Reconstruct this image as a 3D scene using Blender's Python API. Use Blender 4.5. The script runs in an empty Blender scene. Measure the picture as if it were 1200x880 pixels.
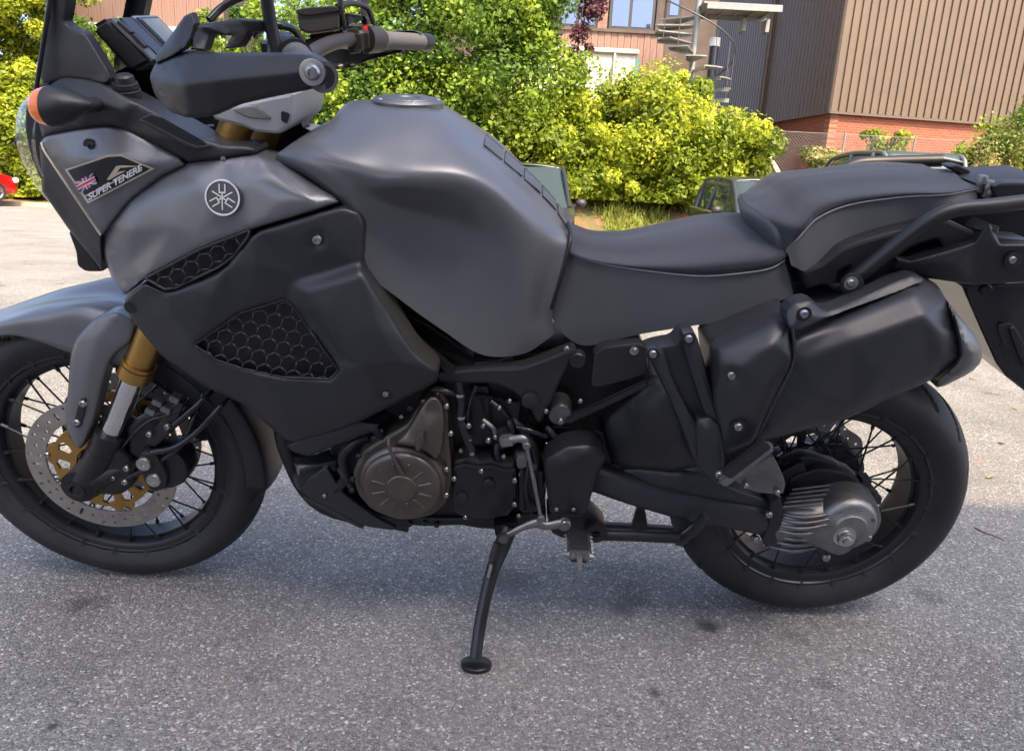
import bpy, bmesh, math, random
import numpy as np
from mathutils import Vector, Matrix, geometry as mg
random.seed(7); rng = np.random.default_rng(7)
S = bpy.context.scene; COL = S.collection
RAD = math.radians
# ------------------------------------------------------------------ camera
CAM = np.array([0.0828, -1.5783, 0.9534]); FPX = 863.1
CR = np.array([0.9988, 0.0091, 0.0491]); CU = np.array([-0.0498, 0.2647, 0.9631]); CF = np.array([0.0043, 0.9643, -0.2648])
cd = bpy.data.cameras.new('camera'); cam = bpy.data.objects.new('camera', cd); COL.objects.link(cam)
cd.sensor_width = 36; cd.lens = FPX / 1200 * 36; cd.clip_start = .02; cd.clip_end = 800
_r = Vector(CR).normalized(); _f = Vector(CF).normalized(); _u = _r.cross(_f).normalized(); _f = _u.cross(_r)
cam.matrix_world = Matrix(((_r.x, _u.x, -_f.x, CAM[0]), (_r.y, _u.y, -_f.y, CAM[1]), (_r.z, _u.z, -_f.z, CAM[2]), (0, 0, 0, 1)))
S.camera = cam
# ------------------------------------------------------------------ sky, sun, exposure
SUN_EL, SUN_AZ = 52, 28           # elevation; degrees to the right of straight behind the camera
sd = Vector((math.sin(RAD(SUN_AZ)) * math.cos(RAD(SUN_EL)), -math.cos(RAD(SUN_AZ)) * math.cos(RAD(SUN_EL)), math.sin(RAD(SUN_EL))))
wd = bpy.data.worlds.new('World'); S.world = wd; wd.use_nodes = True
nt = wd.node_tree; sky = nt.nodes.new('ShaderNodeTexSky'); sky.sky_type = 'NISHITA'; sky.sun_disc = False
sky.sun_elevation = RAD(SUN_EL); sky.sun_rotation = math.atan2(sd.x, sd.y); sky.air_density = .58; sky.dust_density = 4.2; sky.ozone_density = .5
nt.links.new(sky.outputs[0], nt.nodes['Background'].inputs[0]); nt.nodes['Background'].inputs[1].default_value = 0.15
sl = bpy.data.lights.new('sun', 'SUN'); sl.energy = 2.0; sl.angle = RAD(.53); sl.color = (1, .79, .50)
so = bpy.data.objects.new('sun', sl); COL.objects.link(so); so.rotation_euler = sd.to_track_quat('Z', 'Y').to_euler(); so.location = (20, -30, 40)
S.view_settings.view_transform = 'Standard'; S.view_settings.look = 'None'; S.view_settings.gamma = 1
S.view_settings.exposure = 2.05
S.render.engine = 'CYCLES'; S.cycles.max_bounces = 6; S.cycles.transparent_max_bounces = 12
# ------------------------------------------------------------------ frames
LEAN = RAD(11.318)
def ray(px, py):
    return (px - 600) / FPX * CR - (py - 440) / FPX * CU + CF
def WY(px, py, Y):                      # world point on a pixel's ray at forward distance Y
    d = ray(px, py); t = (Y - CAM[1]) / d[1]; return CAM + t * d
def WZ(px, py, z):
    d = ray(px, py); t = (z - CAM[2]) / d[2]; return CAM + t * d
_c, _s = math.cos(LEAN), math.sin(LEAN)
TOL = np.array([[1, 0, 0], [0, _c, _s], [0, -_s, _c]])      # world -> bike (upright) frame
CL = TOL @ CAM
def B(px, py, v):                       # pixel + lateral offset v (towards the bike's left) -> bike frame
    d = TOL @ ray(px, py); t = (-v - CL[1]) / d[1]; return CL + t * d
def BM(px, py, v):
    P = (np.asarray(px)[:, None] - 600) / FPX * CR - (np.asarray(py)[:, None] - 440) / FPX * CU + CF
    d = P @ TOL.T; t = (-np.asarray(v) - CL[1]) / d[:, 1]; return CL + d * t[:, None]
# ------------------------------------------------------------------ materials
MATS = {}
def mat(name, col, rough=.5, metal=0., bump=0., bscale=300., var=0., vscale=8., coat=0., spec=.5, trans=0., alpha=1., emit=None, sheen=0., bdist=.002, col2=None):
    if name in MATS: return MATS[name]
    m = bpy.data.materials.new(name); m.use_nodes = True; N = m.node_tree.nodes; L = m.node_tree.links; b = N['Principled BSDF']
    b.inputs['Base Color'].default_value = (*col, 1); b.inputs['Roughness'].default_value = rough; b.inputs['Metallic'].default_value = metal
    b.inputs['Coat Weight'].default_value = coat; b.inputs['Coat Roughness'].default_value = .12 if rough < .3 else .28; b.inputs['Specular IOR Level'].default_value = spec
    b.inputs['Transmission Weight'].default_value = trans; b.inputs['Alpha'].default_value = alpha; b.inputs['Sheen Weight'].default_value = sheen
    tc = N.new('ShaderNodeTexCoord')
    if bump:
        n = N.new('ShaderNodeTexNoise'); n.inputs['Scale'].default_value = bscale; n.inputs['Detail'].default_value = 3
        L.new(tc.outputs['Object'], n.inputs['Vector']); bp = N.new('ShaderNodeBump'); bp.inputs['Strength'].default_value = bump; bp.inputs['Distance'].default_value = bdist
        L.new(n.outputs[0], bp.inputs['Height']); L.new(bp.outputs[0], b.inputs['Normal'])
    if var:
        n = N.new('ShaderNodeTexNoise'); n.inputs['Scale'].default_value = vscale; n.inputs['Detail'].default_value = 6; n.inputs['Roughness'].default_value = .65
        L.new(tc.outputs['Object'], n.inputs['Vector'])
        mx = N.new('ShaderNodeMix'); mx.data_type = 'RGBA'; c2 = col2 or tuple(c * (1 - var) for c in col); c1 = col if col2 else tuple(min(1, c * (1 + var)) for c in col)
        mx.inputs[6].default_value = (*c2, 1); mx.inputs[7].default_value = (*c1, 1)
        rp = N.new('ShaderNodeMapRange'); rp.inputs[1].default_value = .35; rp.inputs[2].default_value = .65
        L.new(n.outputs[0], rp.inputs[0]); L.new(rp.outputs[0], mx.inputs[0]); L.new(mx.outputs[2], b.inputs['Base Color'])
        r2 = N.new('ShaderNodeMapRange'); r2.inputs[3].default_value = max(.03, rough - .06); r2.inputs[4].default_value = min(1, rough + .06)
        L.new(n.outputs[0], r2.inputs[0]); L.new(r2.outputs[0], b.inputs['Roughness'])
    if emit: b.inputs['Emission Color'].default_value = (*emit, 1); b.inputs['Emission Strength'].default_value = 1
    MATS[name] = m; return m
PAINT = mat('matt_grey_paint', (.138, .142, .150), .34, .4, bump=.03, bscale=900, var=.05, vscale=5, coat=.22)
PAINTB = mat('matt_black_paint', (.025, .0265, .030), .42, .15, bump=.05, bscale=700, var=.10, vscale=9)
PLAST = mat('black_plastic', (.012, .0125, .0135), .45, 0, bump=.10, bscale=900, var=.2, vscale=14)
DARK = mat('dark_engine_black', (.0065, .0065, .007), .45, 0, bump=.15, bscale=200, var=.3, vscale=20)
GLOSSB = mat('gloss_black', (.012, .012, .014), .18, 0)
RUBBER = mat('tyre_rubber', (.017, .0168, .0165), .6, 0, bump=.15, bscale=160, var=.4, vscale=9)
VINYL = mat('seat_vinyl', (.078, .081, .086), .46, 0, bump=.25, bscale=700, var=.06, vscale=6, bdist=.001)
FABRIC = mat('seat_fabric', (.015, .0175, .024), .85, 0, bump=.9, bscale=650, var=.55, vscale=420, sheen=.2, bdist=.002)
THREAD = mat('seam_thread', (.22, .225, .23), .7)
BRONZE = mat('engine_cover_bronze', (.115, .102, .090), .38, .75, bump=.12, bscale=500, var=.15, vscale=25)
BLKENG = mat('engine_cover_black', (.015, .015, .016), .30, .2, bump=.12, bscale=400, var=.2, vscale=20)
ALU = mat('cast_aluminium', (.24, .24, .235), .46, .9, bump=.15, bscale=350, var=.15, vscale=30)
ALUD = mat('cast_aluminium_grey', (.17, .17, .168), .42, .8, bump=.2, bscale=300, var=.2, vscale=25)
STEEL = mat('brushed_steel', (.50, .49, .47), .30, 1, bump=.05, bscale=400, var=.12, vscale=40)
CHROME = mat('chrome', (.72, .72, .73), .10, 1)
DISC = mat('disc_steel', (.33, .31, .28), .38, .7, bump=.06, bscale=600, var=.12, vscale=30)
GOLD = mat('gold_anodised', (.40, .235, .07), .36, .85, var=.08, vscale=30)
SPOKE = mat('spoke_black', (.035, .035, .038), .35, .6)
RIM = mat('rim_black', (.014, .014, .015), .45, .2, var=.2, vscale=12)
BOLT = mat('bolt_steel', (.38, .38, .38), .32, 1)
ORANGE = mat('indicator_orange', (.85, .17, .0), .2, 0)
RED = mat('red_plastic', (.62, .02, .03), .35)
GRIP = mat('grip_rubber', (.085, .085, .088), .6, 0, bump=.3, bscale=500)
LCD = mat('lcd_grey', (.10, .115, .115), .15, 0)
BEIGE = mat('decal_beige', (.52, .44, .33), .45)
WHITE = mat('decal_white', (.75, .75, .76), .45)
BLUEF = mat('decal_blue', (.03, .05, .22), .45)
DECALB = mat('decal_black', (.010, .011, .013), .33)
def glass(name, col, rough=.03, alpha=.25):
    m = bpy.data.materials.new(name); m.use_nodes = True; N = m.node_tree.nodes; L = m.node_tree.links
    N.remove(N['Principled BSDF']); t = N.new('ShaderNodeBsdfTransparent'); t.inputs[0].default_value = (*col, 1)
    g = N.new('ShaderNodeBsdfGlossy'); g.inputs['Roughness'].default_value = rough
    lw = N.new('ShaderNodeLayerWeight'); lw.inputs[0].default_value = .5; pw = N.new('ShaderNodeMath'); pw.operation = 'POWER'; pw.inputs[1].default_value = 4; L.new(lw.outputs['Facing'], pw.inputs[0])
    f = N.new('ShaderNodeMapRange'); f.inputs[3].default_value = .04; f.inputs[4].default_value = .65; L.new(pw.outputs[0], f.inputs[0]); mx = N.new('ShaderNodeMixShader')
    L.new(f.outputs[0], mx.inputs[0]); L.new(t.outputs[0], mx.inputs[1]); L.new(g.outputs[0], mx.inputs[2]); L.new(mx.outputs[0], N['Material Output'].inputs[0])
    MATS[name] = m; return m
SCREEN = glass('screen_polycarbonate', (.80, .86, .90)); LENS = glass('headlight_lens', (.86, .9, .92))
# ------------------------------------------------------------------ object helpers
def link(name, me, m=None, parent=None, loc=None):
    o = bpy.data.objects.new(name, me); COL.objects.link(o)
    if m is not None and me is not None and not me.materials: me.materials.append(m)
    if parent is not None: o.parent = parent
    if loc is not None: o.location = loc
    return o
def tag(o, label, cat, group=None, kind=None):
    if label: o['label'] = label
    if cat: o['category'] = cat
    if group: o['group'] = group
    if kind: o['kind'] = kind
    return o
def smooth(me, ang=35):
    if len(me.polygons):
        me.polygons.foreach_set('use_smooth', [True] * len(me.polygons))
        if ang: me.set_sharp_from_angle(angle=RAD(ang))
    return me
def pymesh(name, V, F, ang=35):
    me = bpy.data.meshes.new(name); me.from_pydata([tuple(map(float, v)) for v in V], [], [tuple(map(int, f)) for f in F]); me.update(); return smooth(me, ang)
def bmmesh(name, bm, ang=35, recalc=True):
    if recalc: bmesh.ops.recalc_face_normals(bm, faces=bm.faces)
    me = bpy.data.meshes.new(name); bm.to_mesh(me); bm.free(); return smooth(me, ang)
def frame_to(a, b):                      # matrix: local z from a to b
    a = Vector(a); b = Vector(b); d = (b - a); q = d.to_track_quat('Z', 'Y'); return Matrix.Translation(a) @ q.to_matrix().to_4x4(), d.length
def bm_cyl(bm, a, b, r1, r2=None, seg=16, cap=True):
    M, l = frame_to(a, b); r2 = r1 if r2 is None else r2
    bmesh.ops.create_cone(bm, cap_ends=cap, segments=seg, radius1=max(r1, 1e-5), radius2=max(r2, 1e-5), depth=l, matrix=M @ Matrix.Translation((0, 0, l / 2)))
def bm_box(bm, c, s, rot=None):
    M = Matrix.Translation(Vector(c)) @ (rot.to_4x4() if rot is not None else Matrix()) @ Matrix.Diagonal((*s, 1)); bmesh.ops.create_cube(bm, size=1, matrix=M)
def catmull(P, n=8, closed=False):
    P = np.asarray(P, float); N = len(P); out = []
    if N < 3 and not closed: return P
    for i in range(N if closed else N - 1):
        p1, p2 = P[i], P[(i + 1) % N]
        p0 = P[i - 1] if (closed or i > 0) else 2 * p1 - p2
        p3 = P[(i + 2) % N] if (closed or i + 2 < N) else 2 * p2 - p1
        t = np.linspace(0, 1, n, endpoint=False).reshape(-1, *([1] * (P.ndim - 1)))
        out.append(.5 * ((2 * p1) + (-p0 + p2) * t + (2 * p0 - 5 * p1 + 4 * p2 - p3) * t ** 2 + (-p0 + 3 * p1 - 3 * p2 + p3) * t ** 3))
    out = np.concatenate(out)
    return out if closed else np.concatenate([out, P[-1:]])
def tube_vf(P, r, seg=10, cap=True, flat=None):
    P = np.asarray(P, float); n = len(P); r = np.full(n, r) if np.isscalar(r) else np.interp(np.linspace(0, 1, n), np.linspace(0, 1, len(r)), r)
    V = []; T = np.gradient(P, axis=0); T /= np.linalg.norm(T, axis=1)[:, None] + 1e-12
    up = np.array([0, 0, 1.]) if abs(T[0][2]) < .9 else np.array([0, 1., 0])
    nrm = np.cross(T[0], up); nrm /= np.linalg.norm(nrm)
    for i in range(n):
        nrm = nrm - T[i] * (nrm @ T[i]); nrm /= np.linalg.norm(nrm); bn = np.cross(T[i], nrm)
        for k in range(seg):
            a = 2 * math.pi * k / seg; V.append(P[i] + r[i] * (math.cos(a) * nrm * (flat or 1) + math.sin(a) * bn))
    F = [(i * seg + k, i * seg + (k + 1) % seg, (i + 1) * seg + (k + 1) % seg, (i + 1) * seg + k) for i in range(n - 1) for k in range(seg)]
    if cap: F += [tuple(range(seg))[::-1], tuple((n - 1) * seg + k for k in range(seg))]
    return V, F
def tube(name, P, r, m, parent, seg=10, sm=6, flat=None):
    P = catmull(P, sm) if sm and len(P) > 2 else np.asarray(P, float)
    V, F = tube_vf(P, r, seg, flat=flat); return link(name, pymesh(name, V, F, 50), m, parent)
def join_vf(parts):
    V = []; F = []
    for v, f in parts:
        o = len(V); V += list(map(tuple, v)); F += [tuple(i + o for i in q) for q in f]
    return V, F
def px(P): return np.array([B(*q) for q in P])
def inpoly(X, Y, poly):
    poly = np.asarray(poly)[:, :2]; x = np.asarray(X); y = np.asarray(Y); r = np.zeros(x.shape, bool); j = len(poly) - 1
    for i in range(len(poly)):
        xi, yi = poly[i]; xj, yj = poly[j]
        c = ((yi > y) != (yj > y)) & (x < (xj - xi) * (y - yi) / (yj - yi + 1e-12) + xi); r ^= c; j = i
    return r
def polydist(X, Y, poly):
    poly = np.asarray(poly)[:, :2]; d = np.full(np.shape(X), 1e9)
    for i in range(len(poly)):
        a = poly[i - 1]; b = poly[i]; ab = b - a; t = np.clip(((X - a[0]) * ab[0] + (Y - a[1]) * ab[1]) / (ab @ ab + 1e-12), 0, 1)
        d = np.minimum(d, np.hypot(X - a[0] - t * ab[0], Y - a[1] - t * ab[1]))
    return d
def chaikin(P, k=2, q=.2):
    P = np.asarray(P, float)
    for _ in range(k):
        Q = np.roll(P, -1, 0); P = np.stack([P * (1 - q) + Q * q, P * q + Q * (1 - q)], 1).reshape(-1, P.shape[1]); q = .25
    return P
def densify(P, step):
    out = []
    for i in range(len(P)):
        a = P[i]; b = P[(i + 1) % len(P)]; n = max(1, int(np.hypot(*(b - a)[:2]) / step)); out += [a + (b - a) * k / n for k in range(n)]
    return np.array(out)
def lin_interp(C, X, Y):
    C = np.asarray(C, float); r = mg.delaunay_2d_cdt([Vector(c[:2]) for c in C], [], [], 0, 1e-6)
    pv = np.array([tuple(v) for v in r[0]]); src = [o[0] for o in r[3]]; val = C[src, 2]; out = np.full(X.shape, np.nan)
    for t in r[2]:
        a, b, c = pv[list(t)]; det = (b[1] - c[1]) * (a[0] - c[0]) + (c[0] - b[0]) * (a[1] - c[1])
        if abs(det) < 1e-9: continue
        l1 = ((b[1] - c[1]) * (X - c[0]) + (c[0] - b[0]) * (Y - c[1])) / det; l2 = ((c[1] - a[1]) * (X - c[0]) + (a[0] - c[0]) * (Y - c[1])) / det; l3 = 1 - l1 - l2
        k = (l1 > -1e-4) & (l2 > -1e-4) & (l3 > -1e-4); out[k] = l1[k] * val[t[0]] + l2[k] * val[t[1]] + l3[k] * val[t[2]]
    bad = np.isnan(out)
    if bad.any():
        d = (X[bad][:, None] - C[:, 0]) ** 2 + (Y[bad][:, None] - C[:, 1]) ** 2; out[bad] = C[d.argmin(1), 2]
    return out
def relief(name, outline, ctrl, m, parent, res=5, sm=8, rnd=6, rv=.01, thick=.02, cor=2, q=.2, holes=(), mirror=False, ret=False, label=None, dents=()):
    """a shell panel: outline of (px,py,v), surface through ctrl (px,py,v), rounded rim, skirt of real thickness"""
    O0 = np.array(outline, float)
    es = min(res, max(1.6, rnd * .5)); O = densify(chaikin(O0, cor, q) if cor else O0, es); H = [densify(np.array(h, float), es) for h in holes]
    x0, y0 = O[:, :2].min(0); x1, y1 = O[:, :2].max(0); RP = []; hl_ = (.1, .28, .55, 1.0)
    def pd(X, Y):
        d_ = polydist(X, Y, O)
        for h in H: d_ = np.minimum(d_, polydist(X, Y, h))
        return d_
    def ins(X, Y):
        k_ = inpoly(X, Y, O)
        for h in H: k_ &= ~inpoly(X, Y, h)
        return k_
    for lp_ in [O] + H:
        p_ = lp_[:, :2]; t_ = np.roll(p_, -1, 0) - np.roll(p_, 1, 0); t_ /= np.linalg.norm(t_, axis=1)[:, None] + 1e-9; n_ = np.c_[-t_[:, 1], t_[:, 0]]
        c_ = p_ + n_ * .6; n_[~ins(c_[:, 0], c_[:, 1])] *= -1
        for f_ in hl_:
            q_ = p_ + n_ * rnd * f_; q_ = q_[::2] if f_ >= 1 else q_; ok = ins(q_[:, 0], q_[:, 1]); q_ = q_[ok]; q_ = q_[pd(q_[:, 0], q_[:, 1]) > rnd * f_ * .93]; RP.append(q_)
    gx, gy = np.meshgrid(np.arange(x0, x1, res), np.arange(y0, y1, res * .87)); gx = gx + (np.arange(gx.shape[0]) % 2)[:, None] * res / 2
    gx = gx.ravel(); gy = gy.ravel(); k = ins(gx, gy); gx = gx[k]; gy = gy[k]; k = pd(gx, gy) > rnd + res * .5; gx = gx[k]; gy = gy[k]; rp_ = np.vstack(RP); gx = np.r_[gx, rp_[:, 0]]; gy = np.r_[gy, rp_[:, 1]]; k = np.ones(len(gx), bool)
    loops = [O[:, :2]] + [h[:, :2] for h in H]; pts = np.vstack(loops + [np.c_[gx[k], gy[k]]])
    E = []; o = 0
    for l in loops: E += [(o + i, o + (i + 1) % len(l)) for i in range(len(l))]; o += len(l)
    r = mg.delaunay_2d_cdt([Vector(p) for p in pts], E, [], 0, 1e-6); pv = np.array([tuple(v) for v in r[0]]); T = np.array([tuple(t) for t in r[2]])
    c = pv[T].mean(1); k = inpoly(c[:, 0], c[:, 1], O)
    for h in H: k &= ~inpoly(c[:, 0], c[:, 1], h)
    T = T[k]; C = list(ctrl) + [tuple(p) for p in O0] + [tuple(p) for h in holes for p in h if len(p) > 2]
    v = lin_interp(C, pv[:, 0], pv[:, 1])
    n = len(pv); A = np.concatenate([T[:, [0, 1]], T[:, [1, 2]], T[:, [2, 0]]]); A = np.vstack([A, A[:, ::-1]])
    cnt = np.maximum(np.bincount(A[:, 0], minlength=n), 1)
    for _ in range(sm): v = .4 * v + .6 * np.bincount(A[:, 0], weights=v[A[:, 1]], minlength=n) / cnt
    for (dx, dy, dr, dv) in dents: v -= dv * np.exp(-((pv[:, 0] - dx) ** 2 + (pv[:, 1] - dy) ** 2) / dr ** 2)
    d = polydist(pv[:, 0], pv[:, 1], O)
    for h in H: d = np.minimum(d, polydist(pv[:, 0], pv[:, 1], h))
    t = np.clip(1 - d / rnd, 0, 1); ve = v - rv * (1 - np.sqrt(np.maximum(0, 1 - t * t)))
    P = BM(pv[:, 0], pv[:, 1], ve)
    ed = {}
    for t3 in T:
        for a, b in ((t3[0], t3[1]), (t3[1], t3[2]), (t3[2], t3[0])): ed[(a, b)] = 1
    bnd = [(a, b) for a, b in ed if (b, a) not in ed]; bi = {i: n + j for j, i in enumerate(sorted({x for e in bnd for x in e}))}
    V = np.vstack([P, np.array([P[i] + np.array([0, thick, 0]) for i in sorted(bi)])]) if bi else P
    F = [tuple(t3) for t3 in T] + [(b, a, bi[a], bi[b]) for a, b in bnd]
    bm = bmesh.new(); bv = [bm.verts.new(q_) for q_ in V]
    for f in F:
        try: bm.faces.new([bv[i] for i in f])
        except ValueError: pass
    loose = [w for w in bm.verts if not w.link_faces]; bmesh.ops.delete(bm, geom=loose, context='VERTS')
    me = bmmesh(name, bm, 50); ob = link(name, me, m, parent)
    if label: ob['label'] = label
    if mirror: mirrored(ob)
    if ret:
        def look(X, Y):
            X = np.atleast_1d(np.asarray(X, float)); Y = np.atleast_1d(np.asarray(Y, float)); out = []
            for x_, y_ in zip(X, Y):
                d2 = (pv[:, 0] - x_) ** 2 + (pv[:, 1] - y_) ** 2; i = np.argpartition(d2, 6)[:6]; w = 1 / (d2[i] + 1e-3); out.append((v[i] * w).sum() / w.sum())
            return np.array(out)
        return ob, look
    return ob
def mirrored(ob):
    me = ob.data.copy(); co = np.zeros(len(me.vertices) * 3); me.vertices.foreach_get('co', co); co = co.reshape(-1, 3); co[:, 1] *= -1
    me.vertices.foreach_set('co', co.ravel()); me.flip_normals(); me.update(); o = link(ob.name.split('.')[0], me, None, ob.parent); o.matrix_local = ob.matrix_local; return o
def loft(name, rows, m, parent, nu=6, nv=6, sym=True, closeends=True, ang=40, pixels=True, sub=0):
    """rows of control points (px,py,v), bottom -> top centre; mirrored to the far side when sym"""
    R = []
    for row in rows:
        P = px(row) if pixels else np.array(row, float)
        if sym:
            Q = P[::-1].copy(); Q[:, 1] *= -1; P = np.vstack([P, Q[1:] if abs(P[-1][1]) < 1e-6 else Q])
        R.append(catmull(P, nv))
    R = np.array(R); G = catmull(R, nu); a, b = G.shape[:2]
    V = G.reshape(-1, 3); F = [(i * b + j, i * b + j + 1, (i + 1) * b + j + 1, (i + 1) * b + j) for i in range(a - 1) for j in range(b - 1)]
    if closeends:
        F += [tuple(range(b))[::-1], tuple((a - 1) * b + j for j in range(b))]; F += [(i * b, (i + 1) * b, (i + 1) * b + b - 1, i * b + b - 1) for i in range(a - 1)]
    bm = bmesh.new(); bv = [bm.verts.new(q) for q in V]
    for f in F:
        try: bm.faces.new([bv[i] for i in f])
        except ValueError: pass
    return link(name, bmmesh(name, bm, ang), m, parent)
def flat_shape(loops, thick, bev=0., res=1):
    """2D loops (outer + holes) -> mesh in XY, thickness along Z, bevelled"""
    cu = bpy.data.curves.new('t', 'CURVE'); cu.dimensions = '2D'; cu.fill_mode = 'BOTH'; cu.extrude = max(thick / 2 - bev, 0); cu.bevel_depth = bev; cu.bevel_resolution = res; cu.offset = -bev
    for l in loops:
        sp = cu.splines.new('POLY'); sp.points.add(len(l) - 1); sp.points.foreach_set('co', np.c_[np.asarray(l, float)[:, :2], np.zeros(len(l)), np.ones(len(l))].ravel()); sp.use_cyclic_u = True
    o = bpy.data.objects.new('t', cu); me = bpy.data.meshes.new_from_object(o); bpy.data.objects.remove(o); bpy.data.curves.remove(cu); return me
XZ = Matrix(((1, 0, 0, 0), (0, 0, -1, 0), (0, 1, 0, 0), (0, 0, 0, 1)))       # XY drawing -> bike side plane (thickness towards -y)
def plate(name, outline, v, thick, m, parent, bev=.003, holes=(), cor=1, q=.15, ang=35, mirror=False):
    """flat part facing sideways: outline in pixels at lateral offset v"""
    def lp(h, k):
        P = np.array([B(a[0], a[1], v) for a in h])[:, [0, 2]]; return chaikin(P, k, q) if k else P
    me = flat_shape([lp(outline, cor)] + [lp(h, cor) for h in holes], thick, bev); me.transform(Matrix.Translation((0, -v + thick / 2, 0)) @ XZ); me.name = name
    o = link(name, smooth(me, ang), m, parent)
    if mirror: mirrored(o)
    return o
def circ(r, n=24, c=(0, 0), a0=0): return [(c[0] + r * math.cos(a0 + 2 * math.pi * k / n), c[1] + r * math.sin(a0 + 2 * math.pi * k / n)) for k in range(n)]
def lathe_vf(prof, seg=48, disp=None):   # prof: (r, y), axis y
    V = []; n = len(prof)
    for k in range(seg):
        a = 2 * math.pi * k / seg
        for (r, y) in prof:
            rr = r - (disp(a, y, r) if disp else 0); V.append((rr * math.cos(a), y, rr * math.sin(a)))
    F = [(k * n + i, k * n + i + 1, ((k + 1) % seg) * n + i + 1, ((k + 1) % seg) * n + i) for k in range(seg) for i in range(n - 1)]
    return V, F
def lathe(name, prof, m, parent, loc=None, seg=48, ang=40, rot=None):
    V, F = lathe_vf(prof, seg); me = pymesh(name, V, F, ang); bm = bmesh.new(); bm.from_mesh(me); bmesh.ops.recalc_face_normals(bm, faces=bm.faces); bm.to_mesh(me); bm.free()
    o = link(name, me, m, parent, loc)
    if rot: o.rotation_euler = rot
    return o
def _bolt_mesh():
    V, F = lathe_vf([(0, -.25), (.42, -.25), (.45, -.55), (.75, -.5), (.95, -.2), (1, .3), (1, .6)], 16); return pymesh('bolt', V, F, 30)
BOLTM = _bolt_mesh(); BOLTM.materials.append(BOLT); BOLTB = BOLTM.copy(); BOLTB.materials.clear(); BOLTB.materials.append(PLAST)
def bolt(pxx, pyy, v, r, parent, black=False, name='bolt'):
    o = link(name, BOLTB if black else BOLTM, None, parent); o.location = B(pxx, pyy, v); o.scale = (r, r, r); return o
def boss(name, pxx, pyy, v, r, depth, m, parent, bev=.15, seg=28):
    return lathe(name, [(0, -depth), (r * (1 - bev), -depth), (r, -depth * (1 - bev)), (r, 0)], m, parent, B(pxx, pyy, v), seg)

def sil_z(sil, xs, ve):
    """height of an edge at lateral offset -ve (far side) whose outline in the photograph is the polyline sil, at bike length xs"""
    P = densify(np.array(sil, float), 2)[:-1]; n = int(np.hypot(*(np.array(sil[-1]) - sil[0])) / 2); Q = np.array([B(p[0], p[1], -ve) for p in P[:len(P) - n]]); o = np.argsort(Q[:, 0]); return float(np.interp(xs, Q[o, 0], Q[o, 2]))
def lpx(P): return [tuple(B(*q)) for q in P]
# ================================================================== MOTORCYCLE
bike = bpy.data.objects.new('motorcycle', None); COL.objects.link(bike); bike.rotation_euler = (LEAN, 0, 0)
tag(bike, 'matt grey adventure motorcycle leaning on its side stand on the asphalt', 'motorcycle')
# ---- wheels
LIPM = mat('rim_lip_dark', (.06, .06, .062), .28, .8)
def tyre_vf(R, prof, N, hw, tilt):
    P = np.array(prof + [(r, -y) for r, y in prof[-2::-1]]); P = catmull(P, 5)
    def disp(a, y, r):
        if abs(y) > hw * .84 or abs(y) < hw * .06: return 0
        u = (N * a / (2 * math.pi) + tilt * abs(y) / hw + (0 if y > 0 else .5)) % 1; w = .085 * (1.25 - abs(y) / hw)
        return .009 if abs(u - .5) < w * 1.35 else 0
    return lathe_vf([tuple(p) for p in P], 432, disp)
def spoke_mesh():
    bm = bmesh.new(); bm_cyl(bm, (0, 0, 0), (0, 0, 1), .0021, seg=6); bm_cyl(bm, (0, 0, .93), (0, 0, 1.0), .0042, seg=6); return bmmesh('spoke', bm)
SPM = spoke_mesh(); SPM.materials.append(SPOKE)
def make_wheel(c, R, prof, hw, rl, rb, rhw, hubr, hubw, nsp, N):
    rp = [(rl - .004, -rhw + .012), (rl, -rhw), (rl - .002, -rhw - .005), (rl - .014, -rhw - .004), (rb + .004, -rhw + .001), (rb, -rhw * .6), (rb - .004, 0)]
    rp = rp + [(r, -y) for r, y in rp[-2::-1]]; rp = rp + [(rl - .03, rhw * .6), (rl - .03, -rhw * .6), rp[0]]
    w = lathe('wheel', rp, RIM, bike, c, 96)
    V, F = tyre_vf(R, prof, N, hw, 1.2); t = link('tyre', pymesh('tyre', V, F, 28), RUBBER, w)
    lathe('rim_lip', [(rl + .001, -rhw - .004), (rl + .003, -rhw - .0075), (rl - .003, -rhw - .008), (rl - .006, -rhw - .004)], LIPM if R < .325 else RIM, w, None, 96)
    for k in range(nsp):
        s = 1 if k % 2 else -1; th = 2 * math.pi * k / nsp; off = (1 if (k // 2) % 2 else -1) * 1.05
        a = Vector((hubr * math.cos(th + off), s * hubw, hubr * math.sin(th + off))); b = Vector(((rb + .004) * math.cos(th), s * rhw * .85, (rb + .004) * math.sin(th)))
        M, l = frame_to(a, b); o = link('spoke', SPM, None, w); o.matrix_local = M @ Matrix.Diagonal((1, 1, l, 1))
    return w
fw = make_wheel((-.77, 0, .3293), .3293, [(.246, -.036), (.254, -.045), (.276, -.0565), (.294, -.056), (.309, -.047), (.320, -.031), (.3272, -.013), (.3293, 0)], .055, .2495, .226, .036, .05, .034, 40, 22)
rw = make_wheel((.77, 0, .321), .321, [(.221, -.053), (.230, -.063), (.252, -.076), (.272, -.077), (.289, -.067), (.304, -.048), (.316, -.023), (.321, 0)], .075, .2245, .200, .053, .062, .05, 40, 20)
lathe('hub', [(0, -.06), (.03, -.06), (.034, -.05), (.055, -.048), (.055, -.03), (.036, -.02), (.036, .02), (.055, .03), (.055, .048), (.034, .05), (.03, .06), (0, .06)], DARK, fw)
lathe('hub', [(0, -.07), (.045, -.07), (.068, -.062), (.068, -.04), (.05, -.03), (.05, .03), (.068, .04), (.068, .062), (.045, .07), (0, .07)], DARK, rw)
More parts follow.
